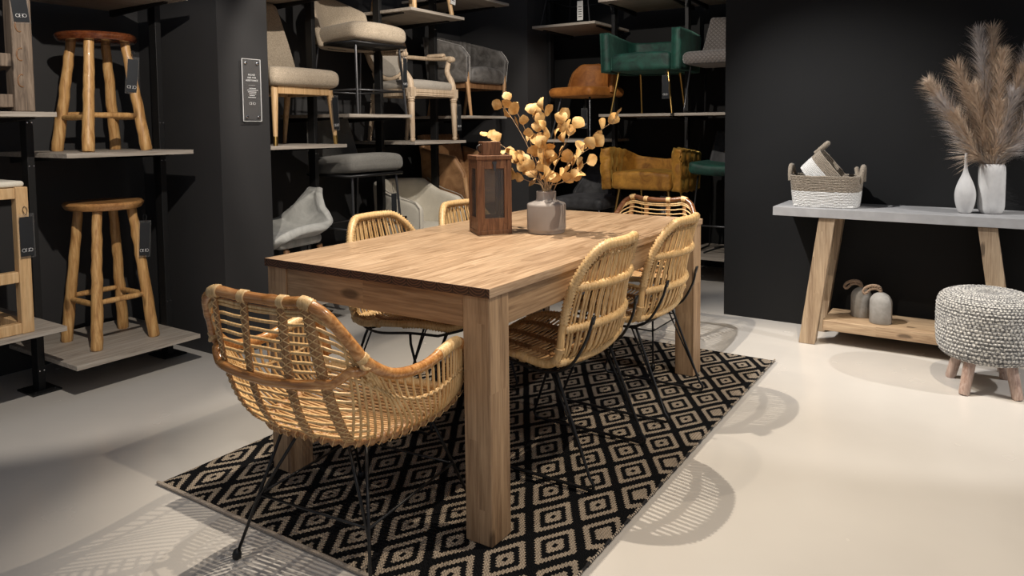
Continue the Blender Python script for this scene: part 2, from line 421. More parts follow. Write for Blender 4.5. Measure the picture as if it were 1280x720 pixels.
# ================================================================== the setting
def struct(name, boxes, mat):
    m = MB()
    for c, s in boxes: m.box(c, s)
    return tag(m.build(name, mat, smooth=False), kind='structure')
struct('floor', [((0.5, 0, -.05), (9, 9, .1))], M['floor'])
struct('wall_left', [((-2.56, .2, 1.6), (.1, 7.4, 3.2))], M['wall2'])
struct('wall_back', [((-.6, 3.52, 1.6), (4.0, .1, 3.2))], M['wall'])
struct('wall_right', [((2.4, 2.07, 1.6), (4.33, .14, 3.2))], M['wall'])
struct('wall_recess_side', [((.45, 2.82, 1.6), (.08, 1.34, 3.2))], M['wall'])
struct('pillar', [((-2.14, -.0285, 1.6), (.74, .303, 3.2))], M['wall2'])
struct('pillar', [((-2.14, 2.96, 1.6), (.74, .44, 3.2))], M['wall2'])

struct('unseen_light_blocker', [((2.2, 1.09, 2.96), (3.9, 1.81, .12))], M['wall'])  # unseen slab added overhead, stops the right floor spot short of the wall

# ================================================================== rug
def rug():
    x0, x1, y0, y1 = -.747, .756, -1.135, 1.232
    t = NT('woven_diamond_rug'); v = t.coord(); nz = t.n('ShaderNodeTexNoise'); t.l(v, nz.inputs['Vector']); nz.inputs['Scale'].default_value = 3.2; nz.inputs['Detail'].default_value = 2
    va = t.n('ShaderNodeVectorMath', operation='SUBTRACT'); t.l(nz.outputs['Color'], va.inputs[0]); va.inputs[1].default_value = (.5, .5, .5)
    vs = t.n('ShaderNodeVectorMath', operation='SCALE'); t.l(va.outputs[0], vs.inputs[0]); vs.inputs['Scale'].default_value = .022
    vb = t.n('ShaderNodeVectorMath', operation='ADD'); t.l(v, vb.inputs[0]); t.l(vs.outputs[0], vb.inputs[1])
    s = t.n('ShaderNodeSeparateXYZ'); t.l(vb.outputs[0], s.inputs[0])
    qx, qy = .089/13, .13/13
    X = t.math('MULTIPLY', t.math('ADD', t.math('FLOOR', t.math('DIVIDE', t.math('SUBTRACT', s.outputs[0], .636-.089*20), qx)), .5), 1/13)
    Y = t.math('MULTIPLY', t.math('ADD', t.math('FLOOR', t.math('DIVIDE', t.math('SUBTRACT', s.outputs[1], .023-.13*20), qy)), .5), 1/13)
    # diamond lattice: distance from the nearest centre of the staggered grid
    def cell(ox, oy):
        a = t.math('ABSOLUTE', t.math('SUBTRACT', t.math('FLOORED_MODULO', t.math('ADD', X, 1+ox), 2), 1))
        b = t.math('ABSOLUTE', t.math('SUBTRACT', t.math('FLOORED_MODULO', t.math('ADD', Y, 1+oy), 2), 1))
        return t.math('ADD', a, b)
    d = t.math('MINIMUM', cell(0, 0), cell(1, 1))
    d = t.math('MAXIMUM', d, t.math('MULTIPLY', t.math('GREATER_THAN', s.outputs[0], .70), .15))
    rp = t.n('ShaderNodeValToRGB'); t.l(d, rp.inputs[0]); rp.color_ramp.interpolation = 'CONSTANT'
    e = rp.color_ramp.elements
    blk, crm = (.006, .0065, .008, 1), (.44, .365, .285, 1)
    st = [(0, blk), (.09, crm), (.33, blk), (.58, crm), (.825, blk)]
    while len(e) < len(st): e.new(.5)
    for el, (p, c) in zip(e, st): el.position = p; el.color = c
    s0 = t.n('ShaderNodeSeparateXYZ'); t.l(v, s0.inputs[0])
    wv = t.math('ABSOLUTE', t.math('SINE', t.math('MULTIPLY', t.math('ADD', t.math('MULTIPLY', s0.outputs[0], .8), s0.outputs[1]), PI/.0085)))
    wy = t.math('ABSOLUTE', t.math('SINE', t.math('MULTIPLY', s0.outputs[0], PI/.0095)))
    h = t.math('MULTIPLY', wv, wy)
    edge = t.math('LESS_THAN', s0.outputs[1], y0+.012)
    c = t.mix(edge, rp.outputs[0], (.36, .30, .24))
    c = t.mix(1.0, c, t.ramp(h, [(0, (.62, .62, .62)), (.5, (1, 1, 1))]), 'MULTIPLY')
    c = t.mix(1.0, c, t.ramp(t.noise(v, 25, 3), [(.3, (.82, .82, .82)), (.7, (1.1, 1.08, 1.05))]), 'MULTIPLY')
    t.set(color=c, rough=.95, spec=.12); t.bump(h, .9, .004)
    m = MB(); nx, ny = 60, 96
    def top(u, w):
        x = lerp(x0, x1, u); y = lerp(y0, y1, w)
        z = .0085+.0012*noise.noise(Vector((x*5, y*5, 0)))
        if u in (0, 1) or w in (0, 1): z = .001
        jx = .0015*noise.noise(Vector((x*30, y*30, 3)))
        return Vector((x+jx, y+jx, z))
    m.grid(top, nx, ny)
    r = m.build('rug', t.m, angle=0)
    tag(r, 'flat-woven black and cream rug with nested diamonds under the dining table', 'rug')
    k = MB(); P = [Vector((x1+.002, y0+(y1-y0)*i/300, .007+.0015*(i % 2))) for i in range(301)]
    k.tube(P, [.0045 if (i//4) % 2 else .0032 for i in range(301)], 6)
    k.build('whipped_edge', M['rugedge'], r)
    k = MB(); P = [Vector((x0+(x1-x0)*i/200, y0-.001, .007)) for i in range(201)]
    k.tube(P, [.006+.0008*(i % 2) for i in range(201)], 6); k.build('selvedge', M['rugcream'], r)
M['rugedge'] = (lambda t: (t.set(color=t.ramp(t.n('ShaderNodeTexWhiteNoise').outputs[0], [(0, (0, 0, 0)), (1, (1, 1, 1))])), t.m)[-1])(NT('rug_whipping'))
def whip():
    t = NT('rug_whipped_yarn'); s = t.n('ShaderNodeSeparateXYZ'); t.l(t.coord(), s.inputs[0])
    f = t.math('FRACT', t.math('MULTIPLY', s.outputs[1], 1/.13)); n_ = t.math('FRACT', t.math('MULTIPLY', s.outputs[1], 1/.011))
    a = t.math('MULTIPLY', t.math('GREATER_THAN', n_, .45), t.math('LESS_THAN', f, .7))
    t.set(color=t.mix(a, (.015, .015, .017), (.45, .38, .30)), rough=.9); return t.m
M['rugedge'] = whip()
M['rugcream'] = fabric('rug_cream_yarn', (.30, .25, .20), (.38, .32, .26), 30, 300)
rug()

# ================================================================== dining table
def table():
    Wx, Ly, T, H = .985, 1.742, .0275, .77
    t = thing('dining_table', (0, 0, 0.0095), 0, 'large solid wood dining table with square corner posts on the diamond rug', 'table')
    H -= .0095
    m = MB(); m.box((0, 0, H-T/2), (Wx, Ly, T)); o = m.build('tabletop', M['table_top'], t, False, .0015)
    for s in (-1, 1):
        k = MB(); k.box((0, s*(Ly/2+.0006), H-T/2), (Wx-.001, .0016, T-.001)); k.build('end_grain_edge', M['endgrain'], o, False)
    lw = .096; a, b = Wx/2-.006, Ly/2-.006
    for sx in (-1, 1):
        for sy in (-1, 1):
            k = MB(); k.box((sx*(a-lw/2), sy*(b-lw/2), (H-T)/2), (lw, lw, H-T)); k.build('leg', M['table_leg'], t, False, .003)
    ah = .098
    for s in (-1, 1):
        k = MB(); k.box((0, s*(b-.02), H-T-ah/2), (2*a-2*lw, .026, ah)); k.build('apron', M['table_x'], t, False, .002)
        k = MB(); k.box((s*(a-.02), 0, H-T-ah/2), (.026, 2*b-2*lw, ah)); k.build('apron', M['table_y'], t, False, .002)
table()

# ================================================================== rattan side chair (local: +y is the front)
def side_chair(label, group):
    t = thing('rattan_side_chair', (0, 0, 0), 0, label, 'chair', group)
    # profile: v 0 (seat front) .. 1 (top of the back)
    prof = cr([(0, .265, .412), (0, .20, .428), (0, .06, .415), (0, -.07, .402), (0, -.155, .424), (0, -.197, .50), (0, -.222, .62), (0, -.25, .73), (0, -.272, .822)], 12)
    PL = resample(prof, .004); n_ = len(PL)
    def pr(v):
        x = max(0, min(1, v))*(n_-1); i = min(int(x), n_-2); return PL[i].lerp(PL[i+1], x-i)
    def half(v):
        return interp([(0, .205), (.15, .232), (.45, .236), (.6, .232), (.8, .214), (1, .185)], v)
    def sp(u, v):   # u -1..1
        p = pr(v).copy(); w = half(v); k = u*u
        seat = max(0, 1-v/.5) if v < .5 else 0
        back = min(1, max(0, (v-.35)/.3))
        p.x = u*w; p.z += .022*k*(1-back); p.y += .062*k*back
        return p
    # outline with rounded corners
    def out():
        pts = []; cu, cv0, cv1 = .50, .15, .20
        for i in range(9): a = PI/2*i/8; pts.append((-1+cu-cu*math.cos(a)*1.0, cv0-cv0*math.sin(a)) if False else (-(1-cu)-cu*math.cos(a), cv0-cv0*math.sin(a)))
        pts += [(u/10*(1-cu), 0) for u in range(-9, 10, 3)]
        for i in range(9): a = PI/2*i/8; pts.append(((1-cu)+cu*math.sin(a), cv0-cv0*math.cos(a)))
        pts += [(1, cv0+(1-cv0-cv1)*i/22) for i in range(1, 22)]
        for i in range(9): a = PI/2*i/8; pts.append(((1-cu)+cu*math.cos(a), 1-cv1+cv1*math.sin(a)))
        pts += [(-u/10*(1-cu), 1) for u in range(-9, 10, 3)]
        for i in range(9): a = PI/2*i/8; pts.append((-(1-cu)-cu*math.sin(a), 1-cv1+cv1*math.cos(a)))
        pts += [(-1, 1-cv1-(1-cv0-cv1)*i/22) for i in range(1, 22)]
        return pts
    O = [sp(u, v) for u, v in out()]
    m = MB(); m.tube(resample(O, .01, True), .0135, 10, closed=True); fr = m.build('rim', M['rattan'], t, angle=0)
    # bound stretches of the rim
    outl = out(); n = len(outl)
    for k0, k1 in ((44+4, 44+9+7+9+6), (0, 25), ):
        seg = [O[(k) % n] for k in range(k0, k1)]
        m = MB(); m.wrap(seg, .0162, .012, .17, 9); m.build('cane_binding', M['wrap'], fr, angle=0)
    for v in (.30, .50, .56, ):
        for s in (-1, 1):
            a, b = sp(s, v), sp(s, v+.022); m = MB(); m.wrap([a, (a+b)/2, b], .0165, .005, .1, 8); m.build('cane_binding', M['wrap'], fr, angle=0)
    def vmax(u):
        a = abs(u); return 1.0 if a <= .5 else 1-.20+.20*math.sqrt(max(0, 1-((a-.5)/.5)**2))
    def vmin(u):
        a = abs(u); return 0.0 if a <= .5 else .15-.15*math.sqrt(max(0, 1-((a-.5)/.5)**2))
    # long spindles of the back
    m = MB(); N = 24
    for i in range(N):
        u = -.90+1.80*i/(N-1)
        P = [sp(u, lerp(.40, vmax(u), k/16))+Vector((0, .002*(1 if i % 2 else -1), 0)) for k in range(17)]
        m.tube(P, .0050, 6)
    m.build('back_spindle', M['rattan'], t, angle=0)
    m = MB()
    for j in range(19):   # seat slats, side to side
        v = .03+.39*j/18; um = .96 if v > .1 else .5+.46*math.sqrt(max(0, 1-((.15-v)/.15)**2))
        m.tube([sp(-um+2*um*k/12, v) for k in range(13)], .0044, 6)
    seat = m.build('seat', M['rattan_d'], t, angle=0)
    m = MB()
    for u in (-.52, 0, .52):
        P = [sp(u, lerp(.02, .46, k/20)) for k in range(21)]; m.wrap([p+Vector((0, 0, .004)) for p in P], .0095, .012, .22, 7)
    m.build('seat_rib', M['strap'], seat, angle=0)
    # woven cross bands
    for v, um in ((.835, .985), (.665, .99), (.50, 1.0)):
        m = MB(); P = [sp(-um+2*um*k/24, v)+Vector((0, -.006 if v > .45 else 0, -.002)) for k in range(25)]
        m.wrap(P, .0130, .014, .28, 8); m.build('woven_band', M['wrap'], t, angle=0)
    m = MB()   # plaited row along the top rim
    P = []
    for k in range(90):
        u = -.93+1.86*k/89; v = vmax(u)-.035-.014*(k % 2); P.append(sp(u, v)+Vector((0, -.005, 0)))
    m.tube(P, .0026, 5); m.build('lacing', M['wrap'], t, angle=0)
    # black frame
    fm = MB()
    for s in (-1, 1):
        P = cr([(s*.14, .235, .388), (s*.175, .12, .392), (s*.195, -.04, .378), (s*.19, -.145, .405), (s*.180, -.208, .50), (s*.168, -.228, .572)], 6)
        fm.tube(P, .0055, 7); fm.box((s*.168, -.231, .572), (.022, .006, .03), (.25, 0, 0))
    fm.tube(cr([(-.14, .235, .388), (0, .262, .385), (.14, .235, .388)], 6), .0055, 7)
    fm.tube([(-.19, -.10, .384), (0, -.10, .368), (.19, -.10, .384)], .0055, 7)
    fm.build('frame', M['black'], t, angle=0)
    for s in (-1, 1):
        L = MB(); z = .0125
        P = [(s*.19, -.10, .384), (s*.195, -.115, .35), (s*.204, -.235, .05)] + [tuple(x) for x in cr([(s*.205, -.25, z+.02), (s*.205, -.243, z), (s*.205, -.20, z)], 5)] + \
            [(s*.205, .19, z)] + [tuple(x) for x in cr([(s*.205, .235, z), (s*.204, .25, z+.02), (s*.202, .24, z+.05)], 5)] + [(s*.178, .125, .35), (s*.175, .12, .390)]
        L.tube(P, .0055, 7)
        L.tube([(s*.19, -.08, .378), (s*.204, -.232, .06)], .0035, 6)
        L.build('leg', M['black'], t, angle=0)
    return t
G = 'rattan side chairs at the long sides of the table'
sc1 = side_chair('pale rattan side chair on the window-free right long side, nearer the grey-wood corner post in front', G)
sc1.location = (.345, -.245, .0095); sc1.rotation_euler.z = PI/2
for loc, rz, lab in (((.345, .39, .0095), PI/2, ''), ((-.405, -.19, .0095), -PI/2, ''), ((-.405, .40, .0095), -PI/2, '')):
    c = copy_tree(sc1); c.location = loc; c.rotation_euler.z = rz; c['label'] = lab
SC = [o for o in COL.objects if o.name.startswith('rattan_side_chair')]
SC[0]['label'] = 'pale rattan chair whose spindled back stands nearest the camera, right long side of the table'
SC[1]['label'] = 'pale rattan chair on the right long side beside the far table leg'
SC[2]['label'] = 'rattan chair across the table with back in front of the dark grey counter stool'
SC[3]['label'] = 'rattan chair across the table half hidden behind the wooden lantern'

# ================================================================== rattan armchair (local: +y is the front)
def armchair(label, group):
    t = thing('rattan_armchair', (0, 0, 0), 0, label, 'armchair', group)
    rimc = [(0, -.342, .795), (.09, -.347, .798), (.150, -.358, .806), (.188, -.352, .792), (.215, -.340, .768), (.248, -.303, .70), (.266, -.278, .655), (.290, -.206, .604), (.299, -.10, .589), (.298, -.005, .600), (.294, .065, .609), (.288, .112, .590), (.280, .138, .54), (.266, .142, .475)]
    basc = [(0, -.225, .405), (.075, -.223, .403), (.135, -.208, .401), (.178, -.175, .399), (.205, -.13, .398), (.220, -.08, .398), (.229, -.035, .398), (.234, .01, .400), (.238, .045, .403), (.241, .075, .408), (.244, .10, .415), (.247, .118, .423), (.250, .130, .432), (.253, .136, .440)]
    R = cr(rimc, 8); B = cr(basc, 8); K = len(R)-1
    def at_(L, s):
        x = min(1, abs(s))*K; i = min(int(x), K-1); p = L[i].lerp(L[i+1], x-i)
        return Vector((p.x*(1 if s >= 0 else -1), p.y, p.z))
    def P(s, t_):
        b = at_(B, s); r = at_(R, s); p = b.lerp(r, t_)
        d = Vector((p.x, p.y+.0, 0)); d = d.normalized() if d.length > 1e-6 else Vector((0, -1, 0))
        k = .050*math.sin(PI*min(1, max(0, t_))**.62)*interp([(0, 1), (.45, .9), (.75, .45), (1, .1)], abs(s))
        return p+d*k
    rim = [at_(R, -1+2*i/(2*K)) for i in range(2*K+1)]
    m = MB(); Rr = resample(rim, .012)
    m.tube(Rr, [.0145*(1.09 if (i % 26) in (0, 1) else 1) for i in range(len(Rr))], 12); rimo = m.build('rim_pole', M['bamboo'], t, angle=0)
    for s0, s1 in ((.145, .20), (.68, .79)):
        for sg in (-1, 1):
            m = MB(); m.wrap([at_(R, sg*lerp(s0, s1, k/6)) for k in range(7)], .0168, .007, .07, 10); m.build('cane_binding', M['wrap'], rimo, angle=0)
    for s0 in (.050, .44):
        for sg in (-1, 1): m = MB(); m.wrap([at_(R, sg*(s0+.010*k)) for k in range(3)], .0168, .006, .07, 10); m.build('cane_binding', M['wrap'], rimo, angle=0)
    # skin-coloured inner line just under the rim
    m = MB(); m.tube([P(-1+2*i/120, .94)+Vector((0, 0, .0)) for i in range(121)], .0058, 7); m.build('inner_line', M['rattan'], rimo, angle=0)
    # lower outside ring, from the rim on one side round the back to the other
    sj = .46
    def ring(s):
        q = P(s, interp([(0, .46), (.20, .50), (.34, .66), (sj, .97)], abs(s))); d = Vector((q.x, q.y, 0)).normalized(); return q+d*.018*(1-abs(s)/sj*.5)
    m = MB(); m.tube([ring(-sj+2*sj*i/60) for i in range(61)], .0125, 10); rg = m.build('back_ring', M['bamboo'], t, angle=0)
    for sg in (-1, 1): m = MB(); m.wrap([ring(sg*(sj-.03+.01*k)) for k in range(4)], .0165, .006, .07, 9); m.build('cane_binding', M['wrap'], rg, angle=0)
    # four wide ribs down the back, laced crosswise
    for s in (-.17, -.056, .056, .17):
        m = MB(); Q = [P(s, k/22) for k in range(23)]; nrm = []
        for q in Q: nrm.append(Vector((q.x*.9, q.y, 0)).normalized())
        V = []; F = []
        for q, d in zip(Q, nrm):
            tx = Vector((-d.y, d.x, 0)); w = .0145; th = .0055
            for a in range(8):
                an = 2*PI*a/8; V.append(q+d*(.004+math.cos(an)*th)+tx*math.sin(an)*w)
        for i in range(22):
            for a in range(8): F.append((i*8+a, i*8+(a+1) % 8, (i+1)*8+(a+1) % 8, (i+1)*8+a))
        m.add(V, F); rb = m.build('back_rib', M['strap'], t, angle=0)
        m = MB(); QQ = resample(Q, .021)
        for ph in (0, 1):
            Z = []
            for i, q in enumerate(QQ):
                d = Vector((q.x*.9, q.y, 0)).normalized(); tx = Vector((-d.y, d.x, 0)); sg = 1 if (i+ph) % 2 else -1
                Z.append(q+d*.006+tx*sg*.0155)
                if i < len(QQ)-1: mid = (q+QQ[i+1])/2; Z.append(mid+d*.0115)
            m.tube(Z, .0019, 5)
        m.build('lacing', M['wrap'], rb, angle=0)
    # level slats round the back
    m = MB()
    for j in range(15):
        tt = .055+.86*j/14; sm_ = .40 if tt > .50 else .26
        if tt > .80: sm_ = .34
        m.tube([P(-sm_+2*sm_*k/28, tt)+Vector((0, 0, .0006*math.sin(k*1.7+j))) for k in range(29)], .0044, 6)
    m.build('back_slats', M['rattan'], t, angle=0)
    # leaning strands of the sides
    for sg in (-1, 1):
        m = MB(); N = 30
        for i in range(N):
            s0 = .34+.645*i/(N-1); lean = lerp(.16, .05, i/(N-1))
            Q = []
            for k in range(15):
                u = k/14; s_ = s0-lean*(1-u)**1.2
                Q.append(P(sg*min(.999, s_), .02+.93*u))
            m.tube(Q, .0040, 6)
        m.build('side_strands', M['rattan'], t, angle=0)
        m = MB(); Z = []   # plaited spine half way down
        for k in range(64):
            s_ = .28+.70*k/63; q = P(sg*s_, interp([(.28, .62), (.45, .55), (1, .52)], s_)+(.020 if k % 2 else -.020)); d = Vector((q.x, q.y*.3, 0)).normalized(); Z.append(q+d*.005)
        m.tube(Z, .0032, 5); m.tube([P(sg*(.28+.70*k/30), interp([(.28, .62), (.45, .55), (1, .52)], .28+.70*k/30)) for k in range(31)], .0042, 6)
        m.build('side_spine', M['wrap'], t, angle=0)
    # beaded bottom edge
    m = MB(); Q = resample([at_(B, -1+2*i/120)+Vector((0, 0, -.002)) for i in range(121)], .0065)
    m.tube(Q, [.0125+.0042*math.sin(i*PI/2.5) for i in range(len(Q))], 9); be = m.build('bottom_edge', M['strap'], t, angle=0)
    m = MB(); Q = resample([at_(B, -1+2*i/120)+Vector((0, 0, -.002)) for i in range(121)], .005); Z = []
    for i, q in enumerate(Q):
        d = Vector((q.x, q.y, 0)).normalized(); a = i*2*PI/6; Z.append(q+(d*math.cos(a)+Vector((0, 0, 1))*math.sin(a))*.0165)
    m.tube(Z, .0016, 5); m.build('lacing', M['wrap'], be, angle=0)
    # seat
    m = MB()
    for j in range(26):
        y = -.205+.34*j/25
        w = interp([(-.225, .03), (-.21, .12), (-.175, .172), (-.13, .20), (-.05, .222), (.14, .25)], y)
        zz = interp([(-.2, .402), (.0, .401), (.14, .435)], y)
        m.tube([Vector((-w+2*w*k/8, y, zz-.016*(1-(2*k/8-1)**2))) for k in range(9)], .0044, 6)
    so = m.build('seat', M['rattan_d'], t, angle=0)
    m = MB(); m.wrap([Vector((-.254+.508*k/16, .138+.012*(1-(k/8-1)**2), .440-.01*(1-(k/8-1)**2))) for k in range(17)], .0135, .008, .1, 9)
    m.build('front_rail', M['wrap'], so, angle=0)
    m = MB()
    for x in (-.12, 0, .12): m.tube([Vector((x, -.205+.335*k/10, interp([(-.2, .386), (.0, .383), (.14, .420)], -.205+.335*k/10))) for k in range(11)], .008, 7)
    m.build('seat_rib', M['strap'], so, angle=0)
    # black steel base
    m = MB(); c = [(-.15, -.15), (.15, -.15), (.165, .10), (-.165, .10)]
    m.tube([(x, y, .376) for x, y in c], .006, 7, closed=True); m.build('frame', M['black'], t, angle=0)
    mid = []
    for (x, y), (fx, fy) in zip(c, [(-.245, -.252), (.245, -.252), (.225, .252), (-.235, .252)]):
        m = MB(); fz = .0092 if fy > 0 else 0; foot = Vector((fx, fy, .012+fz))
        ax = Vector((x, y, .378)); bx = Vector((x*.55, y*1.0, .378)) if abs(y) > .1 else ax
        m.tube([ax, foot], .0048, 7); m.tube([bx, ax.lerp(foot, .62)], .0048, 7)
        m.lathe([(.002, .030), (.009, .026), (.0125, .016), (.0125, .006), (.009, .0), (.002, 0)], 12, c=(fx, fy, fz))
        m.build('leg', M['black'], t, angle=0); mid.append(ax.lerp(foot, .55))
    m = MB()
    for i in range(4): m.tube([mid[i], mid[(i+1) % 4]], .004, 6)
    m.build('stretcher', M['black'], t, angle=0)
    return t
ac = armchair('honey rattan tub armchair at the near short end, back to the camera', 'rattan armchairs at the table heads')
ac.location = (.10, -.99, .0005); ac.rotation_euler.z = math.radians(5)
ac2 = copy_tree(ac); ac2.location = (.04, 1.02, .0005); ac2.rotation_euler.z = PI
M['bamboo_shaded'] = wood('shaded_bamboo_pole', [(.09, .03, .012), (.17, .065, .025), (.27, .12, .05)], 'X', 0, rough=.25, scale=1.4, knots=False, coat=.4)  # far armchair's rim is in shadow; that shade is put into a darker pole colour
for o_ in [x for x in bpy.data.objects if x.parent == ac2 and x.name.startswith('rim_pole')]:
    o_.data = o_.data.copy(); o_.data.materials[0] = M['bamboo_shaded']
ac2['label'] = 'rattan tub armchair at the far short end, top of back below the mustard armchair'

# ================================================================== things on the table
ZT = .7702
def lantern():
    a = math.radians(52)
    t = thing('lantern', (-.142, -.099, ZT), a, 'tall stained wooden lantern with dusty glass panes beside the grey vase', 'lantern')
    s, h, p = .150, .335, .020    # local: x along the right-hand face, y along the left-hand face
    def P(x, y): return (x, y)
    m = MB()
    m.box((s/2, s/2, .009), (s, s, .018))
    m.build('base', M['lantern'], t, False, .0015)
    m = MB()
    for x in (p/2, s-p/2):
        for y in (p/2, s-p/2): m.box((x, y, h/2), (p, p, h-.034))
    m.build('corner_post', M['lantern'], t, False, .0015)
    for i, (c, sz) in enumerate((((s/2, .007, 0), (s-2*p, .010)), ((s/2, s-.007, 0), (s-2*p, .010)), ((.007, s/2, 0), (.010, s-2*p)), ((s-.007, s/2, 0), (.010, s-2*p)))):
        m = MB()
        m.box((c[0], c[1], .018+.026), (sz[0], sz[1], .052)); m.box((c[0], c[1], h-.017-.019), (sz[0], sz[1], .038))
        for x in (p+.006, s-p-.006):
            m.box((x, c[1], h/2) if i < 2 else (c[0], x, h/2), (.012, .013, h-.09) if i < 2 else (.013, .012, h-.09))
        f = m.build('side_frame', M['lantern'], t, False, .001)
        m = MB(); g = list(sz); 
        m.box((c[0], c[1], h/2+.0065), (sz[0] if sz[0] > .02 else .002, sz[1] if sz[1] > .02 else .002, h-.16+.055)); m.build('pane', M['mesh_pane'], f, False)
    m = MB(); m.box((s/2, s/2, h-.0085), (s+.008, s+.008, .017)); m.build('lid', M['lantern'], t, False, .002)
    m = MB(); m.box((s/2, s/2, h+.029), (.078, .078, .058)); m.build('chimney_cap', M['lantern'], t, False, .002)
    for sg in (-1, 1):
        m = MB(); Q = [(s/2+sg*(.040+.016*math.sin(PI*k/8)), s/2, h+.045-.034*k/8+.004*math.sin(PI*k/8)) for k in range(9)]
        m.tube(Q, .0028, 6); m.build('ring_handle', M['steel'], t, angle=0)
    m = MB(); m.box((s/2, -.0015, h-.030), (.018, .005, .010)); m.box((s/2, -.003, h-.046), (.011, .004, .026)); m.lathe([(.0055, -.003), (.0055, .003)], 10, c=(s/2, -.004, h-.06), M=Matrix.Rotation(PI/2, 3, 'X'))
    m.build('clasp', M['steel'], t, False)
lantern()
VX, VY = .062, .118
def vase():
    t = thing('vase', (VX, VY, ZT), 0, 'grey ribbed stoneware vase with short neck holding golden dried stems', 'vase')
    R = .0835
    prof = [(.0, .0), (.074, 0), (.078, .003), (.0785, .010), (R-.001, .016), (R, .022), (R, .118), (R-.001, .124), (R-.004, .128), (.046, .1405), (.0425, .145), (.0425, .178), (.0405, .1795), (.038, .178), (.038, .05), (0, .05)]
    m = MB(); m.lathe(prof, 56); m.build('body', M['vase'], t)
vase()
def leaf(m, c, d, nrm, size):
    d = d.normalized(); n_ = (nrm-d*nrm.dot(d)).normalized(); b = d.cross(n_)
    V = [c.copy()]; k = 12; cup = random.uniform(-.12, .22)
    pts = []
    for i in range(k):
        a = 2*PI*i/k; l = .5-.5*math.cos(a); w = math.sin(a)*(.30+.22*math.sin(PI*min(1, l*.9)))
        l = l*(1.14 if i == k//2 else 1)+random.uniform(-.02, .02); w += random.uniform(-.035, .035)*(1 if 0 < i != k//2 else 0); pts.append((l, w))
    mid = [c+d*size*x+n_*size*(.02+.1*math.sin(x*3)) for x in (.0, .33, .66, 1.02)]
    V = mid[:]
    fs = []
    up = [(l, w) for l, w in pts[1:k//2]]; lo = [(l, w) for l, w in pts[k//2+1:]][::-1]
    def pos(l, w): return c+d*size*l+b*size*w+n_*size*(abs(w)*cup*2+.13*math.sin(l*3)+.035*math.sin(l*11+w*9))
    U = [pos(*q) for q in up]; L = [pos(*q) for q in lo]
    th = n_*.0006
    ring = [mid[0]]+U+[mid[3]]+L[::-1]
    kk = len(ring); cen = [mid[1], mid[2]]
    A = ring; Bv = [q-th for q in A]
    nU = len(U); F = [(0, 1, kk-1)]+[(i, i+1, kk-1-i, kk-i) for i in range(1, nU)]+[(nU, nU+1, nU+2)]
    F2 = [tuple(q+len(A) for q in f[::-1]) for f in F]
    # close the seam between the two centres
    m.add(A+Bv, F+F2)
def stems():
    rnd = random.Random(11)
    base = Vector((VX, VY, ZT+.06))
    tips = [(-.30, .0, .41), (-.235, .03, .535), (-.16, -.02, .555), (-.09, .06, .50), (-.005, .0, .515), (.045, .03, .47), (.30, .05, .475), (.235, -.02, .37), (.19, .0, .30), (-.22, -.03, .34), (.02, -.05, .36), (-.10, -.06, .30), (.12, .03, .44), (-.04, .05, .40), (.16, -.05, .235), (-.13, -.05, .24), (.05, -.08, .25)]
    proto = None
    for i, tp in enumerate(tips):
        t = thing('dried_stem', (VX, VY, ZT), 0, 'thin dried stem with round golden papery leaves standing in the grey vase', 'dried stem', 'dried golden stems in the grey vase')
        T = Vector(tp); side = Vector((T.x, T.y, 0))
        P = cr([(rnd.uniform(-.02, .02), rnd.uniform(-.02, .02), .055), (side.x*.10+rnd.uniform(-.012, .012), side.y*.1, .19), (side.x*.42, side.y*.45, .19+(T.z-.19)*.50), (side.x*.80, side.y*.85, .19+(T.z-.19)*.86), tuple(T)], 7)
        m = MB(); m.tube(P, [lerp(.0022, .0009, k/(len(P)-1)) for k in range(len(P))], 5)
        lf = MB(); n_ = 6 if T.z > .3 else 4
        for k in range(n_):
            f = lerp(.46, 1.0, k/(n_-1)); q = P[min(len(P)-1, int(f*(len(P)-1)))]
            out = Vector((rnd.uniform(-1, 1), rnd.uniform(-1, 1), rnd.uniform(-.15, 1.1))).normalized()
            tang = (P[-1]-P[-4]).normalized()
            d = (out*.8+tang*.7).normalized() if k < n_-1 else (tang+out*.5).normalized()
            st = rnd.uniform(.006, .018); e = q+d*st
            m.tube([q, e], .0008, 4)
            leaf(lf, e, d, Vector((rnd.uniform(-.7, .9), rnd.uniform(-1.2, -.1), rnd.uniform(-.3, .9))), rnd.uniform(.042, .064))
        m.build('stem', M['twig'], t, angle=0); lf.build('leaves', M['leaf'], t, angle=0)
stems()

# ================================================================== shelving
def upright(x, y, label, zt=3.1, along='y'):
    t = thing('shelf_upright', (x, y, 0.0005), 0, label, 'shelf post', 'black shelf uprights')
    w = (.062, .030) if along == 'y' else (.030, .062)
    m = MB(); m.box((0, 0, zt/2), (w[0], w[1], zt)); m.build('post', M['post'], t, False, .002)
    m = MB(); m.box((0, 0, .004), (.16, .12, .008))
    for a in (-.06, .06):
        for b in (-.04, .04): m.lathe([(.006, 0), (.006, .006)], 8, c=(a, b, .008))
    m.build('base_plate', M['post'], t, False)
    m = MB()
    fx, fy = (w[0]/2, 0) if along == 'y' else (0, -w[1]/2)
    for z in (.10, .30, 1.06, 1.26, 2.0, 2.2):
        for d in (-.009, .009):
            if along == 'y': m.lathe([(.003, 0), (.003, .003)], 8, c=(w[0]/2, d, z), M=Matrix.Rotation(PI/2, 3, 'Y'))
            else: m.lathe([(.003, 0), (.003, .003)], 8, c=(d, -w[1]/2, z), M=Matrix.Rotation(PI/2, 3, 'X'))
    m.build('bolt', M['chrome'], t); t.children[-1]['kind'] = 'stuff'
    return t
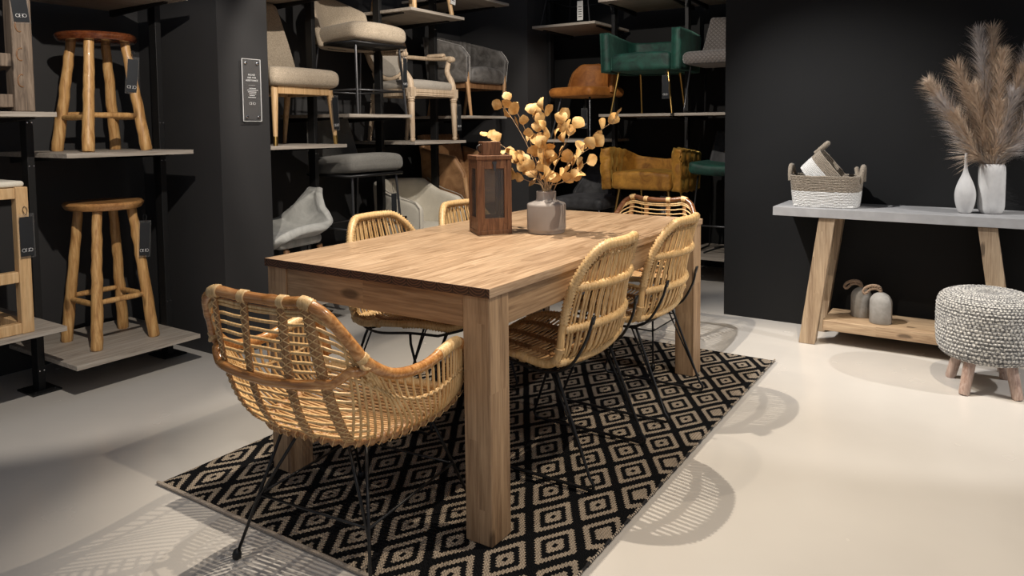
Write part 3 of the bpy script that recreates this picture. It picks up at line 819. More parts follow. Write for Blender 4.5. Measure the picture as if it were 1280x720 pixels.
for y, lab in ((-.918, 'black shelf upright standing left of the lower round-topped stool'), (-.305, 'black shelf upright right of the lower round-topped stool, near the pillar'),
               (.712, 'black shelf upright between the beige dining chair and the beige counter stool'), (1.312, 'black shelf upright behind the left front leg of the carved armchair'),
               (1.912, 'black shelf upright between the carved armchair and the grey velvet armchair')):
    upright(-2.12, y, lab)
for x, lab in ((-1.742, 'black shelf upright left of the burnt orange chair'), (-1.094, 'black shelf upright between the orange chair and the emerald armchair'), (-.430, 'black shelf upright between the emerald armchair and the diamond-quilted chair')):
    upright(x, 3.08, lab, along='x')
def shelf(x0, x1, y0, y1, z, label, mat='board', along='y'):
    t = thing('shelf_board', ((x0+x1)/2, (y0+y1)/2, z), 0, label, 'shelf', 'grey oak shelf boards')
    w, d = x1-x0, y1-y0
    m = MB(); m.box((0, 0, -.0105), (w, d, .021)); m.build('board', M[mat], t, False, .001)
    for s in (-1, 1):
        m = MB()
        if along == 'y': m.hexa([Vector(v) for v in [(-w/2+.03, s*(d/2-.045)-.011, -.056), (w/2-.12, s*(d/2-.045)-.011, -.030), (w/2-.12, s*(d/2-.045)+.011, -.030), (-w/2+.03, s*(d/2-.045)+.011, -.056), (-w/2+.03, s*(d/2-.045)-.011, -.0215), (w/2-.12, s*(d/2-.045)-.011, -.0215), (w/2-.12, s*(d/2-.045)+.011, -.0215), (-w/2+.03, s*(d/2-.045)+.011, -.0215)]])
        else: m.hexa([Vector(v) for v in [(s*(w/2-.045)-.011, -d/2+.12, -.030), (s*(w/2-.045)+.011, -d/2+.12, -.030), (s*(w/2-.045)+.011, d/2-.03, -.056), (s*(w/2-.045)-.011, d/2-.03, -.056), (s*(w/2-.045)-.011, -d/2+.12, -.0215), (s*(w/2-.045)+.011, -d/2+.12, -.0215), (s*(w/2-.045)+.011, d/2-.03, -.0215), (s*(w/2-.045)-.011, d/2-.03, -.0215)]])
        m.build('bracket', M['post'], t, False)
    return t
XA, XB = -2.46, -1.79
ZL, ZH, ZM, ZN, ZT1, ZT2 = .165, .358, 1.125, 1.316, 2.068, 2.258
near = (-1.53, -.934)
shelf(XA, XB, near[0], near[1], ZH, 'lower left-edge shelf board carrying the light oak frame stool')
shelf(XA, XB, near[0], near[1], ZN-.012, 'upper left-edge shelf board carrying the weathered dark wooden stool')
shelf(XA, XB, -.903, -.318, ZL, 'shelf board just above the floor under the lower round-topped stool')
shelf(XA, XB, -.903, -.318, ZM-.004, 'shelf board under the upper red-topped stool')
shelf(XA, XB, -.903, -.318, 1.895, 'shelf board above the red-topped stool at the top edge')
shelf(XA, XB, .135, .700, ZL, 'low shelf board under the silver velvet shell chair')
shelf(XA, XB, .135, .700, ZM, 'shelf board under the beige dining chair with brass-tipped legs')
shelf(XA, XB, .135, .700, ZT1, 'top shelf board above the beige dining chair')
shelf(XA, XB, .724, 1.300, ZT2, 'top shelf board above the beige counter stool')
shelf(XA, XB, .724, 1.300, ZH, 'low shelf board under the dark grey counter stool')
shelf(XA, XB, .724, 1.300, ZN, 'shelf board under the beige counter stool')
shelf(XA, XB, 1.324, 1.900, ZL, 'low shelf board under the pale grey tub chair')
shelf(XA, XB, 1.324, 1.900, ZM, 'shelf board under the carved oak armchair')
shelf(XA, XB, 1.310, 1.900, ZT1, 'top shelf board carrying the wooden stool with a white ticket')
shelf(XA, XB, 1.924, 2.45, ZH, 'low shelf board under the tan suede armchair')
shelf(XA, XB, 1.924, 2.45, ZN, 'shelf board under the grey velvet armchair')
shelf(XA, XB, 1.924, 2.50, ZT2, 'topmost shelf board high above the grey velvet armchair')
YA, YB = 2.75, 3.40
shelf(-1.725, -1.110, YA, YB, ZL, 'low back shelf board under the black velvet chair', 'boardx', 'x')
shelf(-1.725, -1.110, YA, YB, 1.112, 'back shelf board under the burnt orange chair', 'boardx', 'x')
shelf(-1.725, -1.110, YA, YB, 2.092, 'top back shelf board under the thin black-legged stool', 'boardx', 'x')
shelf(-1.078, -.446, YA, YB, ZH, 'low back shelf board under the mustard armchair', 'boardx', 'x')
shelf(-1.078, -.446, YA, YB, ZN+.008, 'back shelf board under the emerald armchair', 'boardx', 'x')
shelf(-1.078, -.446, YA, YB, ZT2, 'dark top board above the emerald armchair', 'boardx', 'x')
shelf(-.414, .200, YA, YB, .215, 'low back shelf board under the emerald bar stool', 'boardx', 'x')
shelf(-.414, .200, YA, YB, ZN+.008, 'back shelf board under the diamond-quilted chair', 'boardx', 'x')
shelf(-.414, .200, YA, YB, ZT2, 'dark top board above the diamond-quilted chair', 'boardx', 'x')

# ================================================================== price tags
def logo(m, c, ux, uz, h, n=0):
    # ring, reversed B loops, ring: the small maker's mark
    c = Vector(c); ux = Vector(ux); uz = Vector(uz); r = h/2; th = h*.10
    def ring(cx, rx, ry, a0=0, a1=2*PI, cz=0):
        P = [c+ux*(cx+rx*math.cos(lerp(a0, a1, k/16)))+uz*(cz+ry*math.sin(lerp(a0, a1, k/16))) for k in range(17)]
        m.tube(P, th*.6, 5)
    ring(-1.55*r*1.25, r, r); ring(1.55*r*1.25, r, r)
    ring(-.30*r*1.25, r*.62, r*.5, PI/2, 3*PI/2, .5*r); ring(-.30*r*1.25, r*.62, r*.5, PI/2, 3*PI/2, -.5*r)
    ring(.30*r*1.25, r*.62, r*.5, -PI/2, PI/2, .5*r); ring(.30*r*1.25, r*.62, r*.5, -PI/2, PI/2, -.5*r)
def price_tag(top, rz, label, tiltx=0, tilty=0, L=.185, w=.058, cord=.03, white=False):
    # hangs from 'top'; local -y is the face
    t = thing('price_tag', top, rz, label, 'price tag', 'hanging price tags'); t.rotation_euler = (tiltx, tilty, rz)
    m = MB(); m.box((0, 0, -cord-L/2), (w, .0028, L)); s = m.build('sleeve', M['glass'] if not white else M['whitecard'], t, False, .0008)
    if not white:
        m = MB(); m.box((0, -.0024, -cord-L/2-.003), (w-.013, .0012, L-.022)); m.build('card', M['card'], t, False)
        m = MB(); logo(m, (0, -.0034, -cord-L+.034), (1, 0, 0), (0, 0, 1), .0135); m.build('logo', M['print'], t, angle=0)
    else:
        m = MB()
        for k in range(5): m.box((0, -.002, -cord-L+.03+.02*k), (w*.6, .001, .006))
        m.build('print_lines', M['card'], t, False)
    m = MB(); m.tube(cr([(0, .002, -cord-.006), (-.008, .004, -cord*.5), (0, .006, 0), (.008, .002, -cord*.5), (0, -.003, -cord-.006)], 5), .0011, 5); m.build('cord', M['black'], t, angle=0)
    return t
FX = PI/2   # face towards +x
# ================================================================== display stools at the left
def round_stool(loc, label, top_mat, leg_mat, h, ring_z, swap=False):
    t = thing('round_stool', loc, 0, label, 'stool', 'round-topped wooden stools')
    m = MB(); n = 26; V = []; F = []
    rings = [(.150, h-.040), (.166, h-.036), (.176, h-.022), (.178, h-.012), (.170, h-.001), (.150, h), (.0, h)]
    for (r, z) in rings[:-1]:
        for k in range(n):
            a = 2*PI*k/n; w = 1+.03*math.cos(3*a+.6)+.018*math.sin(5*a)
            V.append((r*w*math.cos(a), r*w*math.sin(a)*.98, z))
    for i in range(len(rings)-2):
        for k in range(n): F.append((i*n+k, i*n+(k+1) % n, (i+1)*n+(k+1) % n, (i+1)*n+k))
    F.append(tuple(range(n-1, -1, -1))); F.append(tuple((len(rings)-2)*n+k for k in range(n)))
    m.add(V, F); m.build('seat', M[top_mat], t)
    top = {}; 
    for sx in (-1, 1):
        for sy in (-1, 1):
            m = MB(); a = Vector((sx*.148, sy*.138, .0)); b = Vector((sx*.088, sy*.082, h-.035)); rnd = random.Random(int(sx*3+sy*7+h*50))
            P = [a.lerp(b, k/14)+Vector((rnd.uniform(-1, 1), rnd.uniform(-1, 1), 0))*.0022 for k in range(15)]
            m.tube([P[0]+Vector((0, 0, 0)), P[0]+(P[1]-P[0])*.15]+P[1:], [.0225, .0265]+[lerp(.0265, .0215, k/13)*(1+rnd.uniform(-.04, .04)) for k in range(14)], 14)
            m.build('leg', M[leg_mat], t)
    def at_leg(sx, sy, z):
        f = z/(h-.035); return Vector((sx*lerp(.148, .088, f), sy*lerp(.138, .082, f), z))
    for (a, b, dz) in (((-1, -1), (1, -1), .0), ((1, -1), (1, 1), .010), ((1, 1), (-1, 1), .004), ((-1, 1), (-1, -1), .016)):
        p, q = at_leg(*a, ring_z+dz), at_leg(*b, ring_z+dz); m = MB()
        P = [p.lerp(q, k/10) for k in range(11)]
        m.tube(P, [.011+.0035*math.sin(PI*k/10) for k in range(11)], 10); m.build('stretcher', M[leg_mat], t)
    return t
round_stool((-2.107, -.598, ZL), 'golden teak stool with pale round top on the lowest shelf', 'teak_top', 'teak', .705, .215)
round_stool((-2.107, -.598, ZM-.004), 'golden teak stool with dark red-brown round top on the upper shelf', 'redteak', 'teak', .575, .165)
price_tag((-1.952, -.487, ZL+.632), FX-.25, 'black price tag on the front leg of the lower round stool', .0, .06)
price_tag((-1.972, -.500, ZM+.492), FX-.25, 'black price tag on the leg of the red-topped stool', .0, .08)
def frame_stool():
    t = thing('frame_stool', (-2.05, -1.27, ZH), 0, 'light oak square-framed bar stool cut off by the left photo edge, lower shelf', 'stool')
    w, d, h = .21, .20, .628
    for x in (-w, w):
        for y in (-d, d):
            m = MB(); m.box((x, y, h/2), (.046, .046, h)); m.build('leg', M['oak'], t, False, .004)
    for z in (.024, .245, h-.026):
        for x in (-w, w): m = MB(); m.box((x, 0, z), (.040, 2*d-.046, .046)); m.build('rail', M['oak'], t, False, .003)
    for z in (.024, h-.026):
        for y in (-d, d): m = MB(); m.box((0, y, z), (2*w-.046, .040, .046)); m.build('rail', M['oak'], t, False, .003)
    m = MB(); m.rbox((0, 0, h+.012), (2*w+.03, 2*d+.03, .026), .011, 6); m.build('seat_pad', M['ltgrey'], t)
frame_stool()
price_tag((-1.806, -1.065, ZH+.545), FX, 'black price tag on the light oak framed stool', .0, 0, .19, .062)
def rustic_stool():
    t = thing('rustic_stool', (-2.05, -1.235, ZN-.012), 0, 'weathered dark wooden stool at the upper left photo edge', 'stool')
    w, d, h = .21, .19, .60
    for x in (-w, w):
        for y in (-d, d):
            m = MB(); m.box((x, y, h/2), (.075, .075, h)); 
            m.build('leg', M['driftwood'], t, False, .006)
    for z in (.045, .215, h-.04):
        for x in (-w, w): m = MB(); m.box((x, 0, z), (.05, 2*d-.075, .055)); m.build('rail', M['driftwood'], t, False, .004)
        for y in (-d, d): m = MB(); m.box((0, y, z), (2*w-.075, .05, .055)); m.build('rail', M['driftwood'], t, False, .004)
    m = MB(); m.box((0, 0, h+.018), (2*w+.09, 2*d+.09, .036)); m.build('seat', M['driftwood'], t, False, .005)
    # round bark scars on the front face of the visible leg
    m = MB()
    for z in (.36, .24, .13): m.tube([(w+.0385, d-.01+.014*math.cos(a*PI/8), z+.026*math.sin(a*PI/8)) for a in range(3, 14)], .0028, 5)
    m.build('bark_scar', M['walnut'], t, angle=0); t.children[-1]['kind'] = 'stuff'
rustic_stool()
price_tag((-1.80, -1.068, ZN+.595), FX, 'black price tag hanging in front of the weathered dark stool', .0, -.10, .21, .07)

# ================================================================== wall sign
def sign():
    t = thing('wall_sign', (-1.766, -.0, 1.434), PI/2, 'clear acrylic notice plate with small white lettering on the grey pillar', 'sign')
    w, h = .112, .335
    m = MB(); m.box((0, -.018, 0), (w, .004, h)); m.build('acrylic_plate', M['glass'], t, False, .0006)
    m = MB()
    for x0, z0, sx, sz in ((-w/2, 0, .0022, h), (w/2, 0, .0022, h), (0, -h/2, w, .0022), (0, h/2, w, .0022)): m.box((x0, -.0185, z0), (sx, .0045, sz))
    m.build('polished_edge', M['print'], t, False)
    m = MB(); m.box((0, -.0150, 0), (w-.012, .001, h-.02)); m.build('backing_card', M['signcard'], t, False)
    for x in (-.036, .036):
        for z in (-.145, .145):
            m = MB(); m.lathe([(.0055, -.018), (.0055, .008), (.008, .008), (.008, .012), (.006, .0135)], 14, c=(x, -.0135, z), M=Matrix.Rotation(PI/2, 3, 'X')); m.build('standoff', M['chrome'], t)
    for k, (txt, z, s) in enumerate((('PLEASE', .078, .0135), ('ASK FOR', .063, .0135), ('ASSISTANCE', .048, .0135))):
        cu = bpy.data.curves.new('lettering', 'FONT'); cu.body = txt; cu.size = s; cu.align_x = 'CENTER'; cu.extrude = .0004; cu.materials.append(M['print'])
        tmp = bpy.data.objects.new('tmp', cu); me = bpy.data.meshes.new_from_object(tmp); bpy.data.objects.remove(tmp); me.name = 'lettering'
        o = bpy.data.objects.new('lettering', me); COL.objects.link(o); o.parent = t; o.location = (0, -.0208, z); o.rotation_euler = (PI/2, 0, 0)
    m = MB(); m.box((0, -.0205, .027), (.04, .0004, .0008))
    rnd = random.Random(3)
    for j in range(6):
        wl = [.034, .058, .05, .036, .03, .048][j]; x = -wl/2
        while x < wl/2:
            q = rnd.uniform(.004, .009); m.box((x+q/2, -.0205, .010-.0098*j), (q, .0004, .0032)); x += q+.002
    m.build('small_print', M['print'], t, False)
    m = MB(); logo(m, (0, -.0210, -.072), (1, 0, 0), (0, 0, 1), .013); m.build('logo', M['print'], t, angle=0)
M['signcard'] = flat('taupe_sign_card', (.032, .029, .029), .5)
sign()

# ================================================================== display chairs (local: +y is the front)
def leg(t, a, b, r0, r1, mat, n=10, tip=None, name='leg'):
    m = MB(); a = Vector(a); b = Vector(b)
    m.tube([a, a.lerp(b, .5), b], [r0, (r0+r1)/2, r1], n); o = m.build(name, M[mat], t)
    if tip:
        k = MB(); c = a.lerp(b, .84); d = (b-a).normalized(); k.tube([c, b+d*0], [lerp(r0, r1, .84)+.0012, r1+.0012], n); k.build('foot_tip', M[tip], o)
    return o
def pad(t, name, c, size, r, mat, fn=None, rot=None, n=7):
    m = MB(); m.rbox(c, size, r, n, fn, rot); return m.build(name, M[mat], t, angle=0)
def crown(amt, ax=2):
    def f(p, u):
        k = (1-u.x*u.x)*(1-u.y*u.y)
        if u.z > 0: p.z += amt*k*u.z
        return p
    return f

def dining_chair(loc, rz):
    t = thing('dining_chair', loc, rz, 'beige linen dining chair with oak legs and brass tips beside the pillar', 'chair')
    for sx in (-1, 1):
        leg(t, (sx*.20, .20, .335), (sx*.222, .225, 0), .021, .0115, 'oak', 12, 'brass')
        leg(t, (sx*.18, -.17, .335), (sx*.195, -.235, 0), .021, .0115, 'oak', 12)
    m = MB()
    m.box((0, .205, .325), (.37, .022, .045)); m.box((0, -.175, .325), (.34, .022, .045))
    for sx in (-1, 1): m.beam((sx*.20, .20, .325), (sx*.18, -.17, .325), .022, .045)
    m.build('apron', M['oak'], t, False, .002)
    pad(t, 'seat', (0, .015, .402), (.50, .49, .11), .045, 'beige', crown(.014))
    def bk(p, u):
        z = (u.z+1)/2; p.y -= .17*z**1.2; p.x *= 1-.16*z; p.y += .06*u.x*u.x*(1 if z > .1 else 0); return p
    pad(t, 'backrest', (0, -.20, .66), (.47, .075, .52), .034, 'beige', bk)
    return t
dining_chair((-2.055, .425, ZM+.0005), -PI/2)
price_tag((-1.815, .628, ZM+.335), FX, 'black price tag on the right leg of the beige dining chair', 0, -.05, .22, .055)

def counter_stool(loc, rz, mat, label, wing):
    t = thing('counter_stool', loc, rz, label, 'stool')
    zs = .48 if wing else .565
    m = MB()
    for sx in (-1, 1):
        pass
    fr = []
    for sx in (-1, 1):
        leg(t, (sx*.20, .20, zs-.02), (sx*.225, .235, 0), .0085, .0085, 'steel', 8)
        leg(t, (sx*.19, -.17, zs-.02), (sx*.225, -.225, 0), .0085, .0085, 'steel', 8)
    m = MB(); z = .16 if wing else .2
    c = [(-.218, .223), (.218, .223), (.214, -.205), (-.214, -.205)]
    m.tube([(x, y, z) for x, y in c], .0065, 7, closed=True); m.build('footrest', M['steel'], t, angle=0)
    m = MB(); c = [(-.235, .225), (.235, .225), (.22, -.20), (-.22, -.20)]
    m.tube([(x, y, zs-.012) for x, y in c], .010, 8, closed=True); m.box((0, 0, zs-.012), (.40, .38, .012)); m.build('seat_frame', M['black'], t, angle=0)
    def sf(p, u):
        p.z += .018*(1-u.x*u.x)*(1 if u.z > 0 else 0); p.z -= .02*max(0, -u.y)*(1 if u.z < 0 else .3)
        p.x *= 1-.05*(1-(u.y+1)/2); return p
    pad(t, 'seat', (0, .03, zs+.055), (.50, .43, .11), .045, mat, sf, (.05, 0, 0))
    if wing:
        def B(u, v):
            a = lerp(-1, 1, u); w = .245; y = -.225+.16*abs(a)**2.2; z = lerp(zs-.03, zs+.36-.10*abs(a)**2, v)
            return Vector((a*w, y-.10*v, z))
        m = MB(); m.shell(B, 24, 10, .045); m.build('backrest', M[mat], t, sub=1, angle=0)
    else:
        def B(u, v):
            a = lerp(-1, 1, u); w = lerp(.235, .17, v); y = -.215+.06*abs(a)**2
            return Vector((a*w, y-.09*v, lerp(zs-.02, zs+.40, v)))
        m = MB(); m.shell(B, 20, 10, .04); m.build('backrest', M[mat], t, sub=1, angle=0)
    return t
counter_stool((-2.06, 1.055, ZN+.0005), -PI/2, 'beige', 'beige linen counter stool with winged back and thin steel legs', True)
counter_stool((-2.06, 1.0, ZH+.0005), -PI/2, 'dkgrey', 'dark grey fabric counter stool on thin steel legs', False)
price_tag((-1.815, 1.262, ZN+.465), FX, 'black price tag dangling from the beige counter stool', 0, 0, .225, .05, .06)
price_tag((-1.815, 1.128, ZH+.49), FX, 'black price tag dangling from the dark grey counter stool', 0, 0, .20, .062, .06)

def carved_armchair(loc, rz):
    t = thing('carved_armchair', loc, rz, 'bleached oak carved armchair with oval back and pale linen seat', 'armchair')
    def turned(a, b, name, r=.020):
        a = Vector(a); b = Vector(b); h = (a-b).length; m = MB()
        prof = [(0, .011), (.02, .017), (.06, .0185), (.065, .014), (.09, .0145), (.10, .0165), (.75, .022), (.80, .0235), (.81, .018), (.84, .0245), (.86, .019), (.87, .0265), (1, .0265)]
        m.tube([b.lerp(a, p) for p, _ in prof], [r_*r/.022 for _, r_ in prof], 14); return m.build(name, M['paleoak'], t)
    for sx in (-1, 1):
        turned((sx*.235, .215, .35), (sx*.235, .225, 0), 'leg', .024); turned((sx*.19, -.19, .35), (sx*.20, -.245, 0), 'leg', .020)
    m = MB()
    m.box((0, .222, .352), (.42, .034, .050)); m.box((0, -.19, .352), (.36, .03, .05))
    for sx in (-1, 1):
        m.beam((sx*.235, .215, .352), (sx*.19, -.19, .352), .034, .05); m.box((sx*.235, .217, .355), (.052, .052, .066))
    for z in (.338, .356): m.box((0, .2405, z), (.42, .005, .006))
    m.build('seat_frame', M['paleoak'], t, False, .004)
    def sf(p, u): p.z += .022*(1-u.x*u.x)*(1-u.y*u.y)*(1 if u.z > 0 else 0); p.x *= 1-.12*(1-(u.y+1)/2); return p
    pad(t, 'seat', (0, .01, .405), (.47, .43, .07), .03, 'greige', sf)
    # oval back
    cz = .70; cy = -.235; m = MB(); P = []
    for k in range(40):
        a = 2*PI*k/40; x = .205*math.sin(a); z = cz+.225*math.cos(a); P.append(Vector((x, cy-.16*(z-.45)+.025*(x/.2)**2, z)))
    m.tube(P, .020, 10, closed=True); ov = m.build('back_frame', M['paleoak'], t, angle=0)
    def B(u, v):
        a = lerp(-1, 1, u); zz = lerp(-1, 1, v); w = math.sqrt(max(0, 1-zz*zz*.98)); x = .19*a*w; z = cz+.21*zz
        return Vector((x, cy-.16*(z-.45)+.025*(x/.2)**2+.018*(1-a*a)*(1-zz*zz), z))
    m = MB(); m.shell(B, 16, 16, .04); m.build('back_pad', M['greige'], t, angle=0)
    for sx in (-1, 1):
        m = MB(); m.beam((sx*.12, -.20, .37), (sx*.135, -.245, .52), .03, .03); m.build('back_post', M['paleoak'], t, False, .004)
        m = MB(); Q = cr([(sx*.185, -.275, .66), (sx*.215, -.20, .655), (sx*.25, -.06, .64), (sx*.262, .08, .632), (sx*.262, .165, .628)], 7)
        m.tube(Q, [lerp(.015, .019, k/(len(Q)-1)) for k in range(len(Q))], 12); m.lathe([(.002, -.03), (.019, -.026), (.024, -.008), (.024, .008), (.019, .022), (.002, .026)], 14, c=(sx*.262, .178, .622), M=Matrix.Rotation(PI/2, 3, 'Y'))
        am = m.build('armrest', M['paleoak'], t)
        def AP(p, u): p.z += .008*(1-u.x*u.x); return p
        k = MB(); k.rbox((sx*.256, .03, .652), (.042, .17, .024), .011, 5, AP); k.build('arm_pad', M['paleoak'], am, angle=0)
        m = MB(); Q = cr([(sx*.235, .215, .37), (sx*.232, .205, .44), (sx*.245, .15, .52), (sx*.262, .148, .59), (sx*.262, .16, .62)], 6)
        m.tube(Q, [lerp(.026, .017, k/(len(Q)-1)) for k in range(len(Q))], 10); m.build('arm_post', M['paleoak'], t)
    return t
carved_armchair((-2.06, 1.585, ZM+.0005), -PI/2)
price_tag((-1.80, 1.830, ZM+.315), FX, 'black price tag on the right leg of the carved oak armchair', 0, 0, .20, .05, .04)

def velvet_armchair(loc, rz):
    t = thing('velvet_armchair', loc, rz, 'dark grey velvet armchair with channelled back and walnut frame', 'armchair')
    for sx in (-1, 1):
        leg(t, (sx*.285, .215, .44), (sx*.262, .25, 0), .023, .013, 'ashleg', 12)
        leg(t, (sx*.25, -.18, .30), (sx*.26, -.25, 0), .021, .013, 'ashleg', 12)
    m = MB(); m.box((0, .20, .262), (.53, .028, .05)); m.box((0, -.19, .262), (.48, .028, .05))
    for sx in (-1, 1): m.beam((sx*.265, .20, .262), (sx*.245, -.19, .262), .028, .05)
    m.build('frame', M['walnut'], t, False, .003)
    def sf(p, u): p.z += .03*(1-u.x*u.x)*(1 if u.z > 0 else 0); return p
    pad(t, 'seat', (0, .03, .345), (.50, .47, .12), .045, 'graphite', sf)
    path = cr([(-.272, .235, 0), (-.285, .05, 0), (-.285, -.12, 0), (-.24, -.235, 0), (-.12, -.275, 0), (0, -.28, 0), (.12, -.275, 0), (.24, -.235, 0), (.285, -.12, 0), (.285, .05, 0), (.272, .235, 0)], 6)
    N = len(path)-1
    def B(u, v):
        x = u*N; i = min(int(x), N-1); p = path[i].lerp(path[i+1], x-i); a = abs(2*u-1)
        top = interp([(0, .72), (.45, .70), (.7, .655), (.9, .60), (1, .50)], a)
        d = Vector((p.x, p.y, 0)).normalized(); q = p+d*(.05*v*(1-a*.5)); 
        rib = .006*abs(math.sin(u*PI*26)) if a < .62 else 0
        return Vector((q.x, q.y, lerp(.29, top, v)))-d*rib
    m = MB(); m.shell(B, 104, 8, .05); m.build('backrest', M['graphite'], t, angle=0)
    m = MB()
    for sx in (-1, 1):
        for k in range(20):
            v = .04+.94*k/19; p = B(0 if sx < 0 else 1, v); m.lathe([(.0045, 0), (.003, .003), (0, .004)], 8, c=(p.x+sx*.012, p.y+.002, p.z), M=Matrix.Rotation(-PI/2, 3, 'X'))
    m.build('stud_row', M['steel'], t); t.children[-1]['kind'] = 'stuff'
    return t
velvet_armchair((-2.04, 2.235, ZN+.0005), -PI/2).scale = (.89, .89, .92)
price_tag((-1.80, 2.462, ZN+.235), FX, 'black price tag on the leg of the dark grey velvet armchair', 0, 0, .165, .05, .03)

def shell_chair(loc, rz):
    t = thing('shell_chair', loc, rz, 'silver velvet shell chair with pointed back beside the pillar', 'chair')
    for sx in (-1, 1):
        leg(t, (sx*.15, .14, .33), (sx*.20, .20, 0), .019, .011, 'walnut', 12); leg(t, (sx*.15, -.12, .33), (sx*.20, -.19, 0), .019, .011, 'walnut', 12)
    def B(u, v):
        a = lerp(-1, 1, u)
        w = interp([(0, .15), (.06, .20), (.2, .235), (.45, .245), (.58, .222), (.72, .155), (.85, .09), (.95, .05), (1, .03)], v)
        y = interp([(0, .245), (.08, .235), (.45, -.08), (.55, -.165), (.7, -.21), (1, -.28)], v)
        z = interp([(0, .345), (.06, .372), (.2, .392), (.45, .39), (.55, .42), (.7, .515), (.85, .605), (1, .672)], v)
        lift = .070*abs(a)**2.4*(math.sin(PI*min(1, v/.75))**.8 if v < .75 else 0)
        fold = .0025*abs(math.sin(a*PI*1.5))
        return Vector((a*w, y+.05*a*a*(1 if v > .5 else 0)*min(1, (v-.5)*4 if v > .5 else 0), z+lift+fold))
    m = MB(); m.shell(lambda u, v: B(1-u, v), 26, 30, lambda u, v: .055 if v < .5 else .04); m.build('shell', M['silver'], t, sub=1, angle=0)
    pad(t, 'seat', (0, .04, .375), (.36, .34, .07), .034, 'silver', crown(.012))
    return t
shell_chair((-2.05, .43, ZL+.0005), 3.22)

def tub_chair(loc, rz):
    t = thing('tub_chair', loc, rz, 'pale grey linen tub armchair with open side arms on the low shelf', 'armchair')
    for sx in (-1, 1):
        for y in (.18, -.2): leg(t, (sx*.22, y, .14), (sx*.235, y*1.15, 0), .018, .012, 'walnut', 10)
    pad(t, 'seat', (0, .03, .235), (.50, .52, .19), .045, 'ltgrey', crown(.02))
    path = cr([(-.272, .26, 0), (-.285, .08, 0), (-.28, -.12, 0), (-.22, -.25, 0), (0, -.285, 0), (.22, -.25, 0), (.28, -.12, 0), (.285, .08, 0), (.272, .26, 0)], 7)
    N = len(path)-1
    def B(u, v):
        x = u*N; i = min(int(x), N-1); p = path[i].lerp(path[i+1], x-i); a = abs(2*u-1)
        top = interp([(0, .70), (.4, .69), (.62, .60), (.9, .555), (1, .50)], a); d = Vector((p.x, p.y, 0)).normalized()
        return Vector((p.x, p.y, lerp(.14, top, v)))+d*.035*v*(1-a)
    m = MB(); m.shell(B, 64, 8, .065); b = m.build('backrest', M['ltgrey'], t, sub=1, angle=0)
    for sx in (-1, 1):
        m = MB(); m.beam((sx*.319, .12, .18), (sx*.321, .10, .44), .006, .075, (0, 1, 0)); m.build('side_slot', M['blackv'], t, False)
        m = MB(); m.tube([B(0 if sx < 0 else 1, k/10)+Vector((sx*.034, .004, 0)) for k in range(11)]+[B(k/24 if sx < 0 else 1-k/24, 1)+Vector((sx*.033, 0, .006)) for k in range(1, 8)], .004, 6); m.build('piping', M['greige'], b, angle=0)
    return t
tub_chair((-2.04, 1.635, ZL+.0005), -PI/2).scale = (.86, .90, .95)

def tan_chair(loc, rz):
    t = thing('suede_armchair', loc, rz, 'tan suede armchair with tapered ash legs behind the lantern', 'armchair')
    for sx in (-1, 1):
        leg(t, (sx*.27, .20, .47), (sx*.245, .25, 0), .020, .012, 'ashleg', 12); leg(t, (sx*.24, -.18, .3), (sx*.245, -.24, 0), .020, .012, 'ashleg', 12)
    pad(t, 'seat', (0, .03, .30), (.47, .46, .11), .04, 'tan', crown(.015))
    for sx in (-1, 1):
        def B(u, v):
            y = lerp(-.24, .20, u); top = interp([(0, .70), (.35, .66), (.78, .635), (1, .50)], u); return Vector((sx*(.245+.03*v), y, lerp(.27, top if u < .999 else .5, v)))
        m = MB(); m.shell(B if sx > 0 else (lambda u, v: B(1-u, v)), 18, 8, .035); m.build('arm', M['tan'], t, angle=0)
        m = MB()
        for k in range(16):
            p = B(.97-.012*0, k/15*.92); m.lathe([(.004, 0), (.002, .003), (0, .003)], 7, c=(p.x+sx*.019, p.y, p.z), M=Matrix.Rotation(sx*PI/2, 3, 'Y'))
        m.build('stud_row', M['walnut'], t); t.children[-1]['kind'] = 'stuff'
    def B(u, v): a = lerp(-1, 1, u); return Vector((a*.24, -.22-.11*v+.04*a*a, lerp(.27, .80, v)+.004*abs(math.sin(a*PI*6))))
    m = MB(); m.shell(B, 40, 8, .05); m.build('backrest', M['tan'], t, angle=0)
    return t
tan_chair((-2.04, 2.21, ZH+.0005), -PI/2)

def simple_stool(loc, rz, name, label, mat, seatmat, h, r, spread):
    t = thing(name, loc, rz, label, 'stool')
    for sx in (-1, 1):
        for sy in (-1, 1): leg(t, (sx*.14, sy*.14, h-.03), (sx*(.14+spread), sy*(.14+spread), 0), r, r*.85, mat, 10)
    m = MB(); k = .14+spread*.6; m.tube([(-k, -k, h*.35), (k, -k, h*.35), (k, k, h*.35), (-k, k, h*.35)], r*.6, 8, closed=True); m.build('footrest', M[mat], t, angle=0)
    pad(t, 'seat', (0, 0, h), (.38, .38, .07), .03, seatmat, crown(.01))
simple_stool((-2.02, 1.575, ZT1+.0005), 0, 'wooden_stool', 'pale wooden stool whose leg bottoms show on the high shelf', 'oak', 'greige', .60, .020, .065)
price_tag((-1.80, 1.80, ZT1+.30), FX, 'white printed ticket hanging by the high wooden stool', 0, .1, .19, .055, .03, True)
simple_stool((-1.415, 3.02, 2.0925), PI, 'metal_stool', 'thin black metal-legged stool on the top back shelf', 'black', 'blackv', .62, .009, .10)
price_tag((-1.262, 2.775, 2.30), 0, 'white ticket hanging beside the thin black-legged stool', 0, 0, .16, .055, .03, True)

